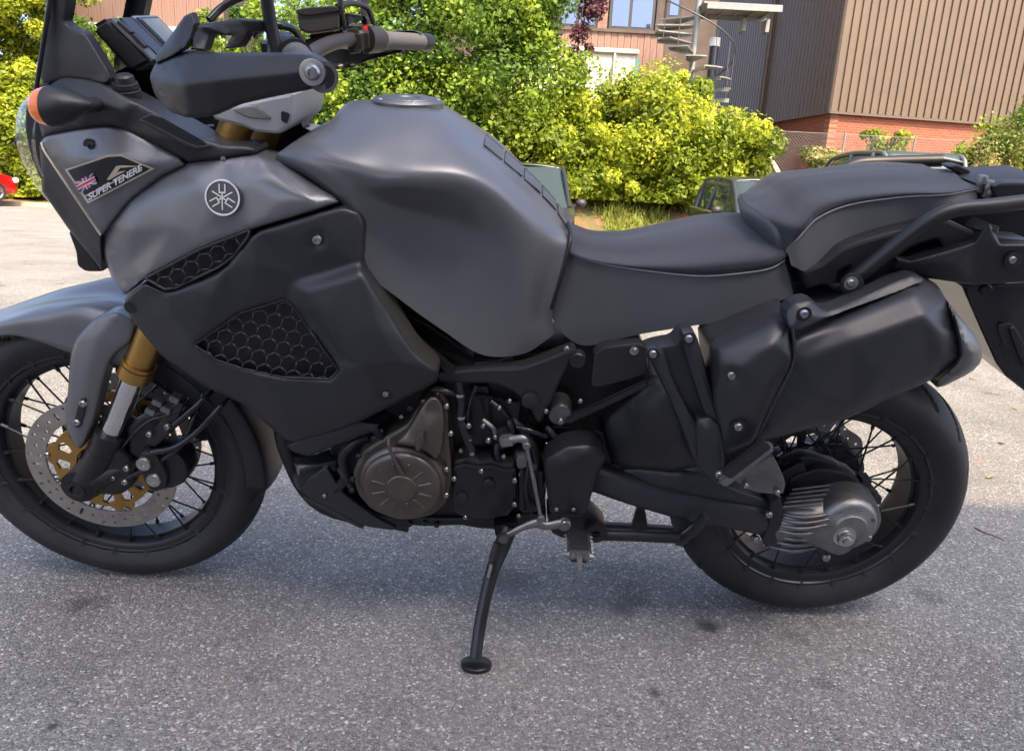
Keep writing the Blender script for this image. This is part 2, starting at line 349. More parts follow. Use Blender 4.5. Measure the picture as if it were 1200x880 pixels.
def disc_rotor(parent, y, ro, ri, n, petal=0, m=DISC):
    out = [((ro + petal * math.cos(10 * t)) * math.cos(t), (ro + petal * math.cos(10 * t)) * math.sin(t)) for t in np.linspace(0, 2 * math.pi, 120, endpoint=False)]
    H = [circ(ri, 64)]
    m_ = n * 2
    for k in range(m_):
        t = 2 * math.pi * k / m_; w_ = ro - ri
        if k % 6 == 0:
            r = (ri + ro) / 2; q = Matrix.Rotation(t, 2); H.append([tuple(q @ Vector((r + x, yy))) for x, yy in ((-.009, -.0028), (.009, -.0028), (.009, .0028), (-.009, .0028))])
        else:
            for rr in ((.25, .72), (.5,), (.3, .78))[k % 3]: r = ri + w_ * rr; H.append(circ(.0036, 8, (r * math.cos(t), r * math.sin(t))))
    me = flat_shape([out] + H, .005, .0005); me.transform(Matrix.Translation((0, y, 0)) @ XZ); return link('brake_disc', smooth(me, 30), m, parent)
def carrier(parent, y, m=GOLD):
    H = [circ(.052, 40)]
    for k in range(12):
        t = 2 * math.pi * k / 12; q = Matrix.Rotation(t, 2)
        H.append([tuple(q @ Vector(p)) for p in ((.066, -.008), (.088, -.016), (.095, -.005), (.090, .010), (.070, .010))])
    out = []
    for k in range(72):
        t = 2 * math.pi * k / 72; r = .103 if (k % 12) < 7 else .114; out.append((r * math.cos(t), r * math.sin(t)))
    me = flat_shape([out] + H, .006, .001); me.transform(Matrix.Translation((0, y, 0)) @ XZ); link('disc_carrier', smooth(me, 30), m, parent)
    for k in range(6):
        t = 2 * math.pi * (k * 12 + 9.5) / 72; o = link('bolt', BOLTM, None, parent); o.location = (.113 * math.cos(t), y - .002 if y < 0 else y, .113 * math.sin(t)); o.scale = (.008,) * 3
for y in (-.066, .066): disc_rotor(fw, y, .157, .116, 18); carrier(fw, y + (.001 if y < 0 else -.001))
disc_rotor(rw, .078, .139, .10, 16, .004); carrier(rw, .077, ALUD)
# ---- front fork
FA = B(158, 440, .105); FB_ = B(127, 516, .105); fd = FB_ - FA; fd[1] = 0; fd /= np.linalg.norm(fd)
for s in (1, -1):
    sg = np.array([1, s, 1]); a = FA * sg
    top = a - fd * .62; c0 = a - fd * 0.005; low = a + fd * .16
    tube('fork_tube', [top, a - fd * .05, c0], .0265, GOLD, bike, 28, 0)
    V, F = join_vf([tube_vf([a - fd * .034, a - fd * .026], .031, 28), tube_vf([a - fd * .024, a + fd * .002, a + fd * .006], [.0315, .0315, .026], 28)]); link('fork_collar', pymesh('fork_collar', V, F, 40), GOLD, bike)
    tube('fork_stanchion', [c0, low + fd * .02], .0215, CHROME, bike, 28, 0)
    ax = np.array([-.79, -.105 * s, .318])
    bm = bmesh.new(); bm_cyl(bm, low - fd * .012, low + fd * .05, .031, .029, 24); bm_cyl(bm, low + fd * .04, ax + np.array([0, 0, -.012]), .030, .033, 24)
    bm_cyl(bm, ax + np.array([0, -.022 * s, 0]), ax + np.array([0, .03 * s, 0]), .036, .036, 28)
    bm_cyl(bm, ax + np.array([.03, -.006 * s, .012]), ax + np.array([.10, .002 * s, .045]), .026, .018, 16); bm_box(bm, ax + np.array([.07, 0, .06]), (.10, .03, .05), Matrix.Rotation(.5, 3, 'Y'))
    link('fork_lower', bmmesh('fork_lower', bm), DARK, bike)
    lathe('axle_end', [(0, -.004), (.010, -.004), (.012, -.012), (.018, -.012), (.019, 0)], BLKENG, bike, tuple(ax + np.array([0, -.022 * s, 0])), 24, rot=(0, 0, 0) if s > 0 else (0, 0, math.pi))
    # caliper with two round pistons caps, bracket and bolts
    cal = plate('brake_caliper', [(176, 532), (188, 526), (204, 528), (216, 540), (221, 556), (214, 568), (200, 574), (186, 572), (178, 560)], .122, .06, DARK, bike, .008, cor=2)
    pl2 = plate('caliper_body', [(160, 535), (168, 528), (182, 532), (196, 556), (194, 574), (178, 578), (168, 566)], .134, .03, BLKENG, bike, .006, cor=2)
    if s < 0:
        for o_ in (cal, pl2): mirrored(o_); bpy.data.objects.remove(o_)
    else:
        for q_ in ((168, 544), (180, 563)):
            lathe('piston_cap', [(0, -.001), (.004, -.001), (.0045, -.003), (.0135, -.003), (.015, 0), (.015, .012)], STEEL, bike, tuple(B(*q_, .137)), 28)
for q_ in ((148, 549), (175, 509), (196, 500), (146, 565)): bolt(*q_, .128, .007, bike)
plate('fork_bracket', [(148, 500), (170, 486), (196, 480), (205, 500), (190, 520), (165, 540), (150, 532)], .108, .03, DARK, bike, .006, cor=2)
plate('sensor_bracket', [(168, 520), (205, 470), (216, 474), (200, 508), (182, 525)], .12, .012, PLAST, bike, .003)
tube('brake_hose', [B(178, 530, .13), B(205, 524, .13), B(232, 505, .12), B(255, 480, .11), B(270, 462, .08)], .0062, GLOSSB, bike, 10)
tube('brake_hose', [B(196, 505, .12), B(216, 488, .12), B(236, 470, .11), B(250, 455, .08)], .0065, GLOSSB, bike, 10)
tube('brake_hose', [B(150, 560, .12), B(188, 540, .125), B(214, 520, .12), B(226, 492, .11), B(238, 462, .08)], .005, GLOSSB, bike, 10)
tube('sensor_cable', [B(140, 528, .11), B(160, 505, .125), B(178, 492, .12), B(202, 484, .12), B(222, 466, .1)], .003, GLOSSB, bike, 8)
bm = bmesh.new()
for q_ in ((186, 470), (196, 478), (178, 480), (206, 466)): bm_box(bm, B(*q_, .118), (.018, .02, .012), Matrix.Rotation(.5, 3, 'Y'))
link('hose_clamp', bmmesh('hose_clamp', bm), ALUD, bike)
plate('fork_foot', [(102, 527), (118, 520), (134, 524), (152, 540), (158, 556), (154, 572), (140, 582), (112, 581), (92, 576), (90, 562), (100, 552)], .122, .04, DARK, bike, .01, cor=2); bolt(132, 560, .124, .006, bike)
# ---- front mudguard
mud = loft('mudguard', [
 [(-70, 404, .05), (-70, 398, .048), (-70, 392, .03), (-70, 388, 0)],
 [(2, 393, .088), (6, 378, .086), (13, 369, .055), (17, 362, 0)],
 [(41, 399, .092), (48, 373, .092), (56, 358, .06), (62, 351, 0)],
 [(80, 413, .097), (86, 366, .097), (95, 352, .06), (102, 346, 0)],
 [(118, 425, .102), (114, 374, .102), (130, 354, .06), (137, 345, 0)],
 [(152, 430, .102), (156, 386, .102), (164, 363, .06), (168, 352, 0)]], PAINT, bike, 6, 6, closeends=False)
mud.modifiers.new('s', 'SOLIDIFY').thickness = .004
relief('mudguard_blade', [(112, 371, .112), (135, 364, .112), (158, 374, .108), (158, 388, .112), (153, 402, .118), (130, 418, .122), (119, 453, .122), (109, 498, .122), (97, 526, .12), (88, 524, .12), (76, 496, .12), (80, 453, .12), (82, 418, .116), (88, 396, .112)],
       [(112, 395, .128), (104, 425, .131), (98, 460, .130), (92, 500, .127)], PAINT, bike, 4, 4, 5, .008, .03, mirror=True)
plate('slot', [(93, 468), (101, 466), (99, 484), (93, 502), (86, 500), (89, 484)], .1305, .004, PLAST, bike, .001)
bolt(97, 473, .131, .0075, bike); bolt(90, 495, .130, .0075, bike)
# rear half of the front mudguard hugging the tyre
R_ = []
for a in np.linspace(58, -7, 12):
    c, s_ = math.cos(RAD(a)), math.sin(RAD(a)); w_ = .068
    R_.append([(-.77 + r * c, -y, .3293 + r * s_) for r, y in ((.305, w_), (.335, w_), (.348, w_ * .8), (.353, 0))])
hg = loft('mudguard_tail', R_, PLAST, bike, 3, 5, closeends=False, pixels=False); hg.modifiers.new('s', 'SOLIDIFY').thickness = .006
# ---- dark inner structure
def block(name, outline, v, thick, m=DARK, bev=.006): return plate(name, outline, v, thick, m, bike, bev)
block('engine_block', [(384, 520), (425, 488), (520, 470), (600, 480), (640, 512), (640, 590), (610, 612), (520, 614), (440, 600), (395, 580)], .10, .22)
block('frame_core', [(410, 330), (520, 390), (560, 424), (700, 400), (760, 402), (740, 470), (660, 520), (560, 520), (480, 500), (400, 470)], .07, .14)
block('radiator', [(205, 330), (300, 330), (400, 420), (430, 470), (330, 500), (250, 440)], .13, .26)
block('steering_frame', [(215, 190), (330, 190), (420, 330), (400, 470), (300, 400), (230, 290)], .06, .12)
block('inner_frame', [(340, 165), (395, 150), (430, 250), (420, 330), (330, 250)], .10, .2)
block('under_seat_tray', [(665, 360), (760, 352), (905, 340), (960, 320), (1130, 300), (1140, 318), (960, 345), (850, 372), (700, 396)], .09, .18, PLAST)
# ---- tank
TSIL = [(367, 149), (401, 124), (435, 119.5), (480, 118.5), (510, 120), (544, 137), (570, 156), (607, 190), (637, 220), (660, 250), (668, 272)]
TR = [
 [(322, 186, .15), (326, 180, .155), (335, 173, .148), (350, 163, .125), (372, 152, .08), (386, 143, .04), (394, 138, 0)],
 [(372, 216, .18), (362, 200, .19), (362, 186, .19), (370, 171, .175), (388, 153, .12)],
 [(420, 262, .188), (408, 235, .198), (402, 210, .204), (408, 188, .20), (420, 160, .15)],
 [(432, 318, .185), (436, 268, .180), (440, 236, .186), (445, 207, .210), (452, 168, .165)],
 [(470, 352, .172), (478, 300, .154), (484, 250, .150), (487, 213, .212), (492, 174, .168)],
 [(520, 388, .158), (528, 330, .146), (536, 266, .142), (541, 217, .200), (538, 182, .162)],
 [(566, 416, .145), (578, 350, .146), (584, 290, .156), (583, 230, .178), (578, 200, .142)],
 [(612, 415, .128), (612, 372, .142), (620, 310, .150), (620, 256, .146), (616, 230, .115)],
 [(641, 398, .115), (634, 368, .122), (643, 322, .128), (649, 282, .122), (647, 262, .096)],
 [(651, 390, .104), (646, 362, .120), (656, 325, .126), (665, 290, .112), (666, 276, .088)]]
TL = [lpx(TR[0])]
for r_ in TR[1:]:
    L_ = lpx(r_); xs_ = L_[-1][0] + .004; wv = r_[-1][2]; z1 = sil_z(TSIL, xs_, wv * .55); z0 = z1 + .010; TL.append(L_ + [(xs_, -wv * .55, z1), (xs_, 0, z0)])
tank = loft('fuel_tank', TL, PAINT, bike, 8, 8, pixels=False)
TOPZ = max(v.co.z for v in tank.data.vertices if abs(v.co.y) < .01 and abs(v.co.x - B(478, 124, 0)[0]) < .04) + .0005
tank['label'] = 'matt grey fuel tank with sculpted knee recesses'
cap = lathe('fuel_cap', [(0, -.004), (.020, -.004), (.022, -.006), (.046, -.006), (.048, -.004), (.058, -.004), (.062, 0), (.062, .01)], ALUD, bike, (B(478, 124, 0)[0], 0, TOPZ), 40); cap.rotation_euler = (RAD(-90), 0, 0); cap.rotation_euler.rotate_axis('X', 0)
for k in range(5):
    a = 2 * math.pi * k / 5; o = link('bolt', BOLTM, None, bike); o.location = np.array([B(478, 124, 0)[0], 0, TOPZ]) + np.array([.053 * math.cos(a), .053 * math.sin(a), .003]); o.scale = (.005,) * 3; o.rotation_euler = (RAD(-90), 0, 0)
# ---- seats
def seat(name, low, sil, hs, bulge, front=None):
    LO = []; UP = []; SE = []; VS = []
    for a, c in low:
        def gap(v_): q_ = B(c[0], c[1], v_); return sil_z(sil, q_[0], v_ * .78) - q_[2] - hs[len(VS)]
        lo_, hi_ = .05, .17
        for _ in range(14):
            mi_ = (lo_ + hi_) / 2
            if gap(mi_) > 0: lo_ = mi_
            else: hi_ = mi_
        c = (c[0], c[1], lo_); a = (a[0], a[1], lo_ + .004); ve = lo_ * .78; VS.append(lo_)
        A, C_ = B(*a), B(*c); LO.append([tuple(A), tuple((A * 2 + C_) / 3), tuple((A + C_ * 2) / 3), tuple(C_)]); SE.append(C_)
        z1 = sil_z(sil, C_[0], ve); z0 = z1 + .006; w = -C_[1]
        UP.append([tuple(C_), (C_[0], -(w + bulge), C_[2] + (z1 - C_[2]) * .34), (C_[0], -(w * .80 + ve * .20 + bulge * .4), C_[2] + (z1 - C_[2]) * .76), (C_[0], -ve * .72, z1 - .001), (C_[0], -ve * .3, z0 - .001), (C_[0], 0, z0)])
    if front: UP[0] = lpx(front); SE[0] = B(*front[0])
    bs = loft(name + '_base', LO, VINYL, bike, 6, 4, sym=False, closeends=False, pixels=False); mirrored(bs); loft(name + '_cover', UP, FABRIC, bike, 6, 6, closeends=False, pixels=False)
    for s in (1, -1):
        P = np.array(SE); P[:, 1] -= .0035; P[:, 2] -= .001; P[:, 1] *= s; tube('seam', P, .0013, THREAD, bike, 6, 8)
seat('rider_seat', [[(645, 370, .122), (668, 296, .118)], [(664, 395, .136), (682, 301, .136)], [(690, 405, .145), (706, 308, .148)], [(749, 392, .155), (749, 315, .160)], [(804, 383, .165), (814, 322, .172)], [(853, 375, .17), (858, 320, .177)], [(905, 357, .165), (900, 314, .17)], [(930, 344, .15), (919, 304, .15)]],
     [(655, 262), (667, 264.5), (694, 273), (722, 274), (754, 268.6), (793, 258), (831, 250), (866, 249.5), (891, 255), (905, 268), (918, 292)], [.003, .003, .005, .011, .026, .032, .028, .014], .006)
seat('pillion_seat', [[(927, 311, .118), (922, 290, .118)], [(945, 318, .142), (934, 279, .144)], [(967, 307, .155), (957, 255, .158)], [(1010, 283, .16), (995, 239, .163)], [(1078, 265, .158), (1055, 230, .158)], [(1114, 254, .148), (1107, 227, .148)], [(1145, 243, .125), (1145, 220, .122)]],
     [(866, 240), (872, 232), (880.5, 221), (908, 203), (962, 197.5), (1024, 192), (1078, 193), (1112, 199), (1133, 208), (1146, 219)], [.03, .03, .026, .016, .010, .005, .003], .005, front=[(922, 290, .118), (913, 273, .116), (905, 262, .102), (893, 252, .078), (882, 245, .04), (873, 240, 0)])
tube('tank_gasket', [B(646, 362, .12), B(657, 325, .125), B(667, 288, .112), B(668, 272, .086), B(666, 262, .04)], .004, DARK, bike, 8)
# ---- silencer
relief('silencer_can', [(923, 380, .225), (972, 362, .20), (1064, 325, .18), (1082, 326, .18), (1099, 334, .19), (1112, 357, .215), (1124, 398, .25), (1126, 419, .25), (1095, 444, .245), (986, 493, .25), (888, 519, .258), (884, 512, .268), (927, 424, .284)],
       [(930, 398, .276), (985, 378, .262), (1070, 344, .240), (1098, 352, .235), (940, 422, .291), (1000, 400, .289), (1085, 370, .276), (1110, 392, .262), (950, 462, .288), (1030, 440, .284), (1105, 415, .268), (905, 500, .276), (1000, 478, .272), (1090, 438, .262)], PAINTB, bike, 4, 3, 7, .012, .10, cor=1, q=.1)
relief('silencer_cover', [(828, 399, .215), (905, 363, .20), (922, 362, .205), (930, 424, .286), (884, 518, .268), (853, 532, .255), (844, 528, .26), (836, 470, .272)],
       [(838, 412, .268), (905, 380, .256), (924, 384, .262), (850, 440, .292), (870, 430, .297), (905, 405, .290), (858, 490, .288), (890, 450, .297)], PAINTB, bike, 4, 3, 5, .009, .08, cor=1, q=.1, dents=[(857, 440, 9, .008), (865, 500, 9, .008)])
relief('silencer_strap', [(919, 368, .262), (930, 354, .255), (950, 351, .252), (966, 365, .25), (985, 359, .24), (1064, 322, .20), (1083, 325, .20), (1080, 332, .215), (972, 371, .258), (936, 388, .282), (925, 386, .28)], [(942, 367, .276)], PAINTB, bike, 3, 2, 3, .003, .03, cor=1, dents=[(942, 368, 8, .004)])
relief('silencer_tip', [(1108, 350, .235), (1121, 367, .255), (1142, 392, .25), (1151, 408, .24), (1150, 424, .235), (1138, 437, .24), (1099, 456, .24), (1093, 446, .24), (1124, 420, .262), (1122, 395, .268)], [(1136, 412, .272), (1120, 440, .258)], ALUD, bike, 3, 4, 8, .03, .1, cor=1)
for q_ in ((857, 440), (865, 500)): boss('bolt_recess', *q_, .283, .014, .001, DARK, bike); bolt(*q_, .286, .0078, bike)
boss('bolt_recess', 942, 368, .276, .012, .001, DARK, bike); bolt(942, 368, .279, .0075, bike)
tube('silencer_seam', [B(928, 380, .292), B(930, 424, .2935), B(908, 470, .293), B(886, 516, .275)], .0022, PAINTB, bike, 8)
# ---- passenger peg hanger with two ribs, peg, plate
plate('peg_hanger', [(757, 412), (768, 408), (790, 404), (800, 391), (816, 391), (829, 436), (846, 494), (850, 548), (845, 572), (832, 566), (814, 545), (790, 480), (770, 440)], .236, .05, PAINTB, bike, .004)
plate('hanger_rib', [(757, 412), (768, 408), (780, 416), (791, 450), (812, 490), (822, 502), (836, 545), (834, 562), (814, 544), (795, 492), (774, 445)], .256, .03, PAINTB, bike, .009)
plate('hanger_rib', [(798, 391), (815, 391), (827, 434), (839, 470), (848, 497), (850, 545), (845, 570), (836, 562), (833, 502), (824, 482), (814, 452), (803, 418)], .262, .035, PAINTB, bike, .009)
relief('hanger_block', [(813, 490, .26), (832, 487, .266), (846, 498, .268), (849, 545, .266), (844, 570, .26), (832, 563, .26), (816, 543, .258)], [(828, 503, .276), (842, 502, .274)], PAINTB, bike, 3, 1, 4, .008, .05, cor=1)
for q_ in ((765, 415), (807, 397)): boss('bolt_recess', *q_, .2645, .011, .002, DARK, bike); bolt(*q_, .268, .0072, bike)
def bar(name, a, b, w, h, m, bev=.002):
    bm = bmesh.new(); M, l = frame_to(a, b); bmesh.ops.create_cube(bm, size=1, matrix=M @ Matrix.Translation((0, 0, l / 2)) @ Matrix.Diagonal((w, h, l, 1))); bmesh.ops.bevel(bm, geom=bm.edges[:], offset=bev, segments=2, affect='EDGES'); return link(name, bmmesh(name, bm), m, bike)
bar('passenger_peg', B(845, 565, .275), B(903, 521, .29), .020, .020, ALU, .004)
bar('peg_rubber', B(850, 556, .285), B(898, 519, .30), .012, .022, PLAST, .003)
bolt(842, 556, .268, .007, bike)
plate('peg_plate', [(858, 562), (880, 548), (905, 533), (912, 545), (921, 566), (918, 580), (884, 577)], .235, .008, ALUD, bike, .002)
for q_ in ((874, 569), (911, 577)): bolt(*q_, .242, .0055, bike)
# ---- exhaust link cover, swing arm with shaft drive
relief('exhaust_cover', [(706, 490, .13), (728, 470, .14), (752, 442, .15), (768, 436, .17), (786, 450, .2), (800, 490, .215), (822, 546, .21), (790, 552, .19), (720, 548, .15), (712, 520, .14)], [(760, 480, .19), (790, 520, .215), (740, 520, .17)], PLAST, bike, 4, 6, 8, .02, .15, cor=1)
sw = [B(690, 556, .12), B(740, 570, .128), B(800, 585, .132), B(860, 596, .135), B(906, 607, .135)]
tube('swing_arm', sw, [.030, .036, .040, .041, .040], PAINTB, bike, 28, 6)
relief('swing_arm_top', [(712, 556, .12), (730, 545, .13), (818, 548, .16), (850, 566, .165), (905, 586, .16), (905, 600, .16), (820, 585, .16), (740, 572, .14)], [(800, 562, .172), (850, 578, .176)], PAINTB, bike, 4, 6, 7, .014, .06, cor=1)
tube('swing_arm', [p * np.array([1, -1, 1]) for p in sw] + [np.array([.77, .13, .321])], [.03, .034, .034, .03, .03], PAINTB, bike, 20, 4)
plate('shaft_clamp', [(902, 590), (914, 583), (919, 600), (912, 638), (898, 642), (893, 634), (902, 612)], .178, .085, PLAST, bike, .004)
bolt(901, 603, .184, .0075, bike); bolt(886, 632, .165, .0075, bike)
# final drive housing: bell with fins, cover disc, axle nut
FD = B(1000, 612, .13); fdx = np.array([.77, -.10, .321])
P_ = [B(905, 612, .135), B(930, 608, .14), B(960, 608, .14), np.array([.778, -.135, .325])]
tube('final_drive', P_, [.044, .050, .057, .062], ALUD, bike, 32, 6)
lathe('drive_cover', [(0, -.026), (.030, -.026), (.034, -.021), (.048, -.018), (.056, -.011), (.059, 0), (.060, .05), (.04, .06)], ALU, bike, tuple(B(991, 611, .170)), 48)
lathe('drive_flange', [(.04, -.03), (.066, -.02), (.070, .0), (.072, .06)], ALUD, bike, tuple(B(988, 606, .145)), 48)
for k in range(4):
    a = RAD(30 + 48 * k); c_ = B(991, 613, .170); bm = bmesh.new(); bm_box(bm, (0, 0, 0), (.018, .012, .008)); bmesh.ops.bevel(bm, geom=bm.edges[:], offset=.003, segments=2, affect='EDGES')
    o = link('cover_lug', bmmesh('cover_lug', bm), ALU, bike); o.location = c_ + np.array([.048 * math.cos(a), -.014, .048 * math.sin(a)]); o.rotation_euler = (0, -a + math.pi / 2, 0)
for k in range(7):
    a = B(908 - 2 * k, 604 + 6.4 * k, .178 - .003 * abs(k - 3)); b = B(976 - 3 * k, 604 + 6.6 * k, .196 - .004 * abs(k - 2)); mid = a * .5 + b * .5 + np.array([0, -.006, 0])
    tube('cooling_fin', [a + np.array([0, .012, 0]), mid, b + np.array([0, .006, 0])], [.0026, .005, .003], ALUD, bike, 8, 6)
for k in range(5):
    a = B(916 + 3 * k, 594 - 5 * k, .165 - .010 * k); b = B(962 + 3 * k, 590 - 5.4 * k, .178 - .014 * k); tube('cooling_fin', [a, b], .0032, ALUD, bike, 8, 0)
plate('drive_bracket', [(925, 560), (960, 548), (1000, 556), (1016, 574), (1014, 592), (985, 586), (950, 590), (925, 580)], .12, .05, DARK, bike, .006)
lathe('axle_nut', [(0, -.018), (.008, -.018), (.009, -.015), (.0095, -.011), (.0155, -.011), (.0165, -.008), (.0165, .0), (.022, .001), (.023, .006), (.023, .012)], STEEL, bike, tuple(B(990, 629, .198)), 18)
bolt(968, 653, .165, .009, bike); bolt(1017, 630, .165, .008, bike)
plate('sensor_arm', [(915, 545), (945, 533), (985, 545), (990, 560), (955, 566), (925, 570)], .10, .03, PLAST, bike, .004)
plate('sensor_block', [(905, 560), (940, 540), (948, 556), (950, 575), (915, 585)], .115, .03, DARK, bike, .004)
bm = bmesh.new()
for q_ in ((1012, 562), (1018, 575), (1024, 582)): bm_box(bm, B(*q_, .10), (.018, .03, .016))
link('valve_block', bmmesh('valve_block', bm), PLAST, bike)
plate('rear_caliper', [(940, 530), (985, 518), (1010, 540), (1000, 575), (950, 575)], -.06, .06, DARK, bike, .006)
# ---- side fairing
def hexgrille(name, poly, cell, ang, vf, m, r=.0016, sx=1., frame=True, par=None):
    poly = np.array(poly, float); c = poly.mean(0); ca, sa = math.cos(RAD(ang)), math.sin(RAD(ang)); seen = set(); parts = []
    n = int(200 / cell) + 2; R_h = cell / math.sqrt(3)
    for i in range(-n, n):
        for j in range(-n, n):
            x = (i + .5 * (j % 2)) * cell; y = j * cell * .866; pts = [(x + R_h * math.sin(math.pi / 3 * k), y + R_h * math.cos(math.pi / 3 * k)) for k in range(6)]
            pts = [(c[0] + sx * a * ca - b * sa, c[1] + sx * a * sa + b * ca) for a, b in pts]
            for k in range(6):
                a, b = pts[k], pts[(k + 1) % 6]; key = tuple(sorted(((round(a[0], 1), round(a[1], 1)), (round(b[0], 1), round(b[1], 1)))))
                if key in seen: continue
                seen.add(key); ia = inpoly(np.array([a[0], b[0]]), np.array([a[1], b[1]]), poly)
                if not ia.any(): continue
                if not ia.all():
                    p, q = (a, b) if ia[0] else (b, a); t0, t1 = 0, 1
                    for _ in range(8):
                        t = (t0 + t1) / 2; mm = (p[0] + (q[0] - p[0]) * t, p[1] + (q[1] - p[1]) * t)
                        if inpoly(np.array([mm[0]]), np.array([mm[1]]), poly)[0]: t0 = t
                        else: t1 = t
                    a, b = p, (p[0] + (q[0] - p[0]) * t0, p[1] + (q[1] - p[1]) * t0)
                    if math.hypot(a[0] - b[0], a[1] - b[1]) < 1: continue
                v2 = vf(np.array([a[0], b[0]]), np.array([a[1], b[1]])); parts.append(tube_vf([B(*a, v2[0]), B(*b, v2[1])], r, 6))
    if frame:
        D = densify(poly, 6); v2 = vf(D[:, 0], D[:, 1]); P = [B(d[0], d[1], v) for d, v in zip(D, v2)]; parts.append(tube_vf(P + [P[0]], r * 1.3, 6))
    V, F = join_vf(parts); return link(name, pymesh(name, V, F, 0), m, par or bike)
cowl, cowlv = relief('side_cowl', [(119, 274, .150), (124, 262, .165), (150, 231, .175), (189, 204, .18), (227, 187, .18), (262, 184, .182), (301, 181, .176), (322, 187, .168), (401, 236, .205), (370, 247, .226), (296, 269, .229), (237, 291, .229), (169, 327, .207), (146, 347, .172), (130, 324, .150), (119, 294, .148)],
       [(150, 270, .195), (175, 240, .2), (200, 265, .218), (260, 232, .224), (230, 215, .212), (290, 210, .212), (320, 205, .208), (363, 233, .228), (330, 235, .226), (150, 310, .182), (230, 275, .226)], PAINT, bike, 4, 5, 6, .012, .05, cor=1, q=.12, ret=True)
mirrored(cowl)
GR = [(228, 404, .205), (281, 367, .212), (334, 351, .209), (345, 361, .209), (397, 434, .218), (387, 444, .215), (332, 442, .208), (285, 432, .203), (254, 422, .202)]
pan, panv = relief('side_panel', [(146, 349, .170), (169, 331, .205), (193, 342, .21), (207, 340, .213), (262, 316, .222), (297, 272, .227), (370, 250, .226), (403, 242, .214), (421, 249, .212), (428, 263, .21), (425, 312, .214), (459, 369, .226), (486, 412, .226), (513, 435, .216), (512, 447, .206), (494, 458, .202), (409, 501, .186), (347, 519, .17), (332, 514, .168), (286, 474, .165), (241, 454, .166), (192, 420, .166), (160, 382, .162), (147, 360, .163)],
       [(250, 345, .226), (200, 365, .208), (300, 310, .230), (380, 280, .228), (342, 331, .212), (352, 327, .216), (418, 309, .215), (356, 341, .232), (424, 321, .240), (338, 342, .209), (366, 378, .211), (398, 420, .214), (412, 444, .214), (376, 366, .240), (400, 398, .244), (440, 380, .248), (422, 430, .244), (470, 424, .240), (330, 465, .2), (400, 465, .212), (440, 455, .216), (250, 440, .185), (205, 395, .19)], PAINTB, bike, 4, 1, 5, .012, .06, cor=1, q=.12, holes=[GR], ret=True, dents=[(372, 281, 9, .010), (452, 461, 7, .006)])
pan['label'] = 'dark lower side panel with honeycomb grille'; mirrored(pan)
plate('grille_back', [g[:2] for g in GR], .188, .01, DARK, bike, .001, cor=0)
gv = lambda X, Y: lin_interp([(228, 404, .2), (281, 367, .206), (334, 351, .203), (397, 434, .212), (387, 444, .21), (285, 432, .198)], np.asarray(X, float), np.asarray(Y, float))
HEXM = mat('grille_plastic', (.022, .022, .024), .42, 0, bump=.1, bscale=600)
hexgrille('grille_mesh', [g[:2] for g in GR], 17.5, 12, gv, HEXM, .0017)
VE = [(171, 326), (235, 292), (292, 270), (291, 277), (274, 300), (257, 313), (207, 337), (193, 339)]
plate('vent_back', [(168, 327), (235, 289), (294, 268), (296, 273), (276, 302), (258, 315), (207, 340), (192, 342)], .200, .01, DARK, bike, .001, cor=0)
vv = lambda X, Y: lin_interp([(169, 327, .205), (235, 292, .224), (294, 269, .226), (258, 313, .219), (193, 340, .209)], np.asarray(X, float), np.asarray(Y, float))
hexgrille('vent_mesh', VE, 18, -30, vv, HEXM, .0018)
for (x_, y_, r_) in ((372, 281, .0115), (452, 461, .0085)):
    v_ = float(panv([x_], [y_])[0]); boss('bolt_recess', x_, y_, v_ + .0015, r_ * 1.45, .001, DARK, bike); bolt(x_, y_, v_ + .004, r_ * .8, bike)
boss('screw_hole', 153, 360, .172, .011, .001, DARK, bike); boss('clip', 262, 187, .186, .0045, .002, ALUD, bike)
EMB = mat('emblem_metal', (.40, .40, .41), .28, 1)
# emblem: ring with three tuning forks
ev = float(cowlv([260], [232])[0]); em = bpy.data.objects.new('emblem', None)
bm = bmesh.new()
me = flat_shape([circ(.0335, 48), circ(.0290, 48)], .004, .001); me.transform(XZ); emo = link('emblem', smooth(me), EMB, bike); emo.scale = (.84,) * 3; emo.location = B(261, 232, ev + .004); emo.rotation_euler = (RAD(-15), 0, RAD(-2))
me = flat_shape([circ(.0287, 40)], .002, 0); me.transform(XZ); link('emblem_field', me, GLOSSB, emo)
FK = []
for k in range(3):
    q = Matrix.Rotation(2 * math.pi * k / 3, 2)
    for pts in ([(-.0011, -.004), (.0011, -.004), (.0011, .009), (-.0011, .009)], [(-.0064, .008), (.0064, .008), (.0064, .0105), (-.0064, .0105)], [(-.0064, .009), (-.0042, .009), (-.0042, .0245), (-.0064, .0245)], [(.0042, .009), (.0064, .009), (.0064, .0245), (.0042, .0245)], [(-.0011, -.022), (.0011, -.022), (.0011, -.004), (-.0011, -.004)]):
        FK.append([tuple(q @ Vector(p)) for p in pts])
parts = []
for f in FK:
    m_ = flat_shape([f], .003, 0); m_.transform(Matrix.Translation((0, -.001, 0)) @ XZ); parts.append(([tuple(v.co) for v in m_.vertices], [tuple(p.vertices) for p in m_.polygons])); bpy.data.meshes.remove(m_)
V, F = join_vf(parts); link('tuning_forks', pymesh('tuning_forks', V, F, 0), EMB, emo)
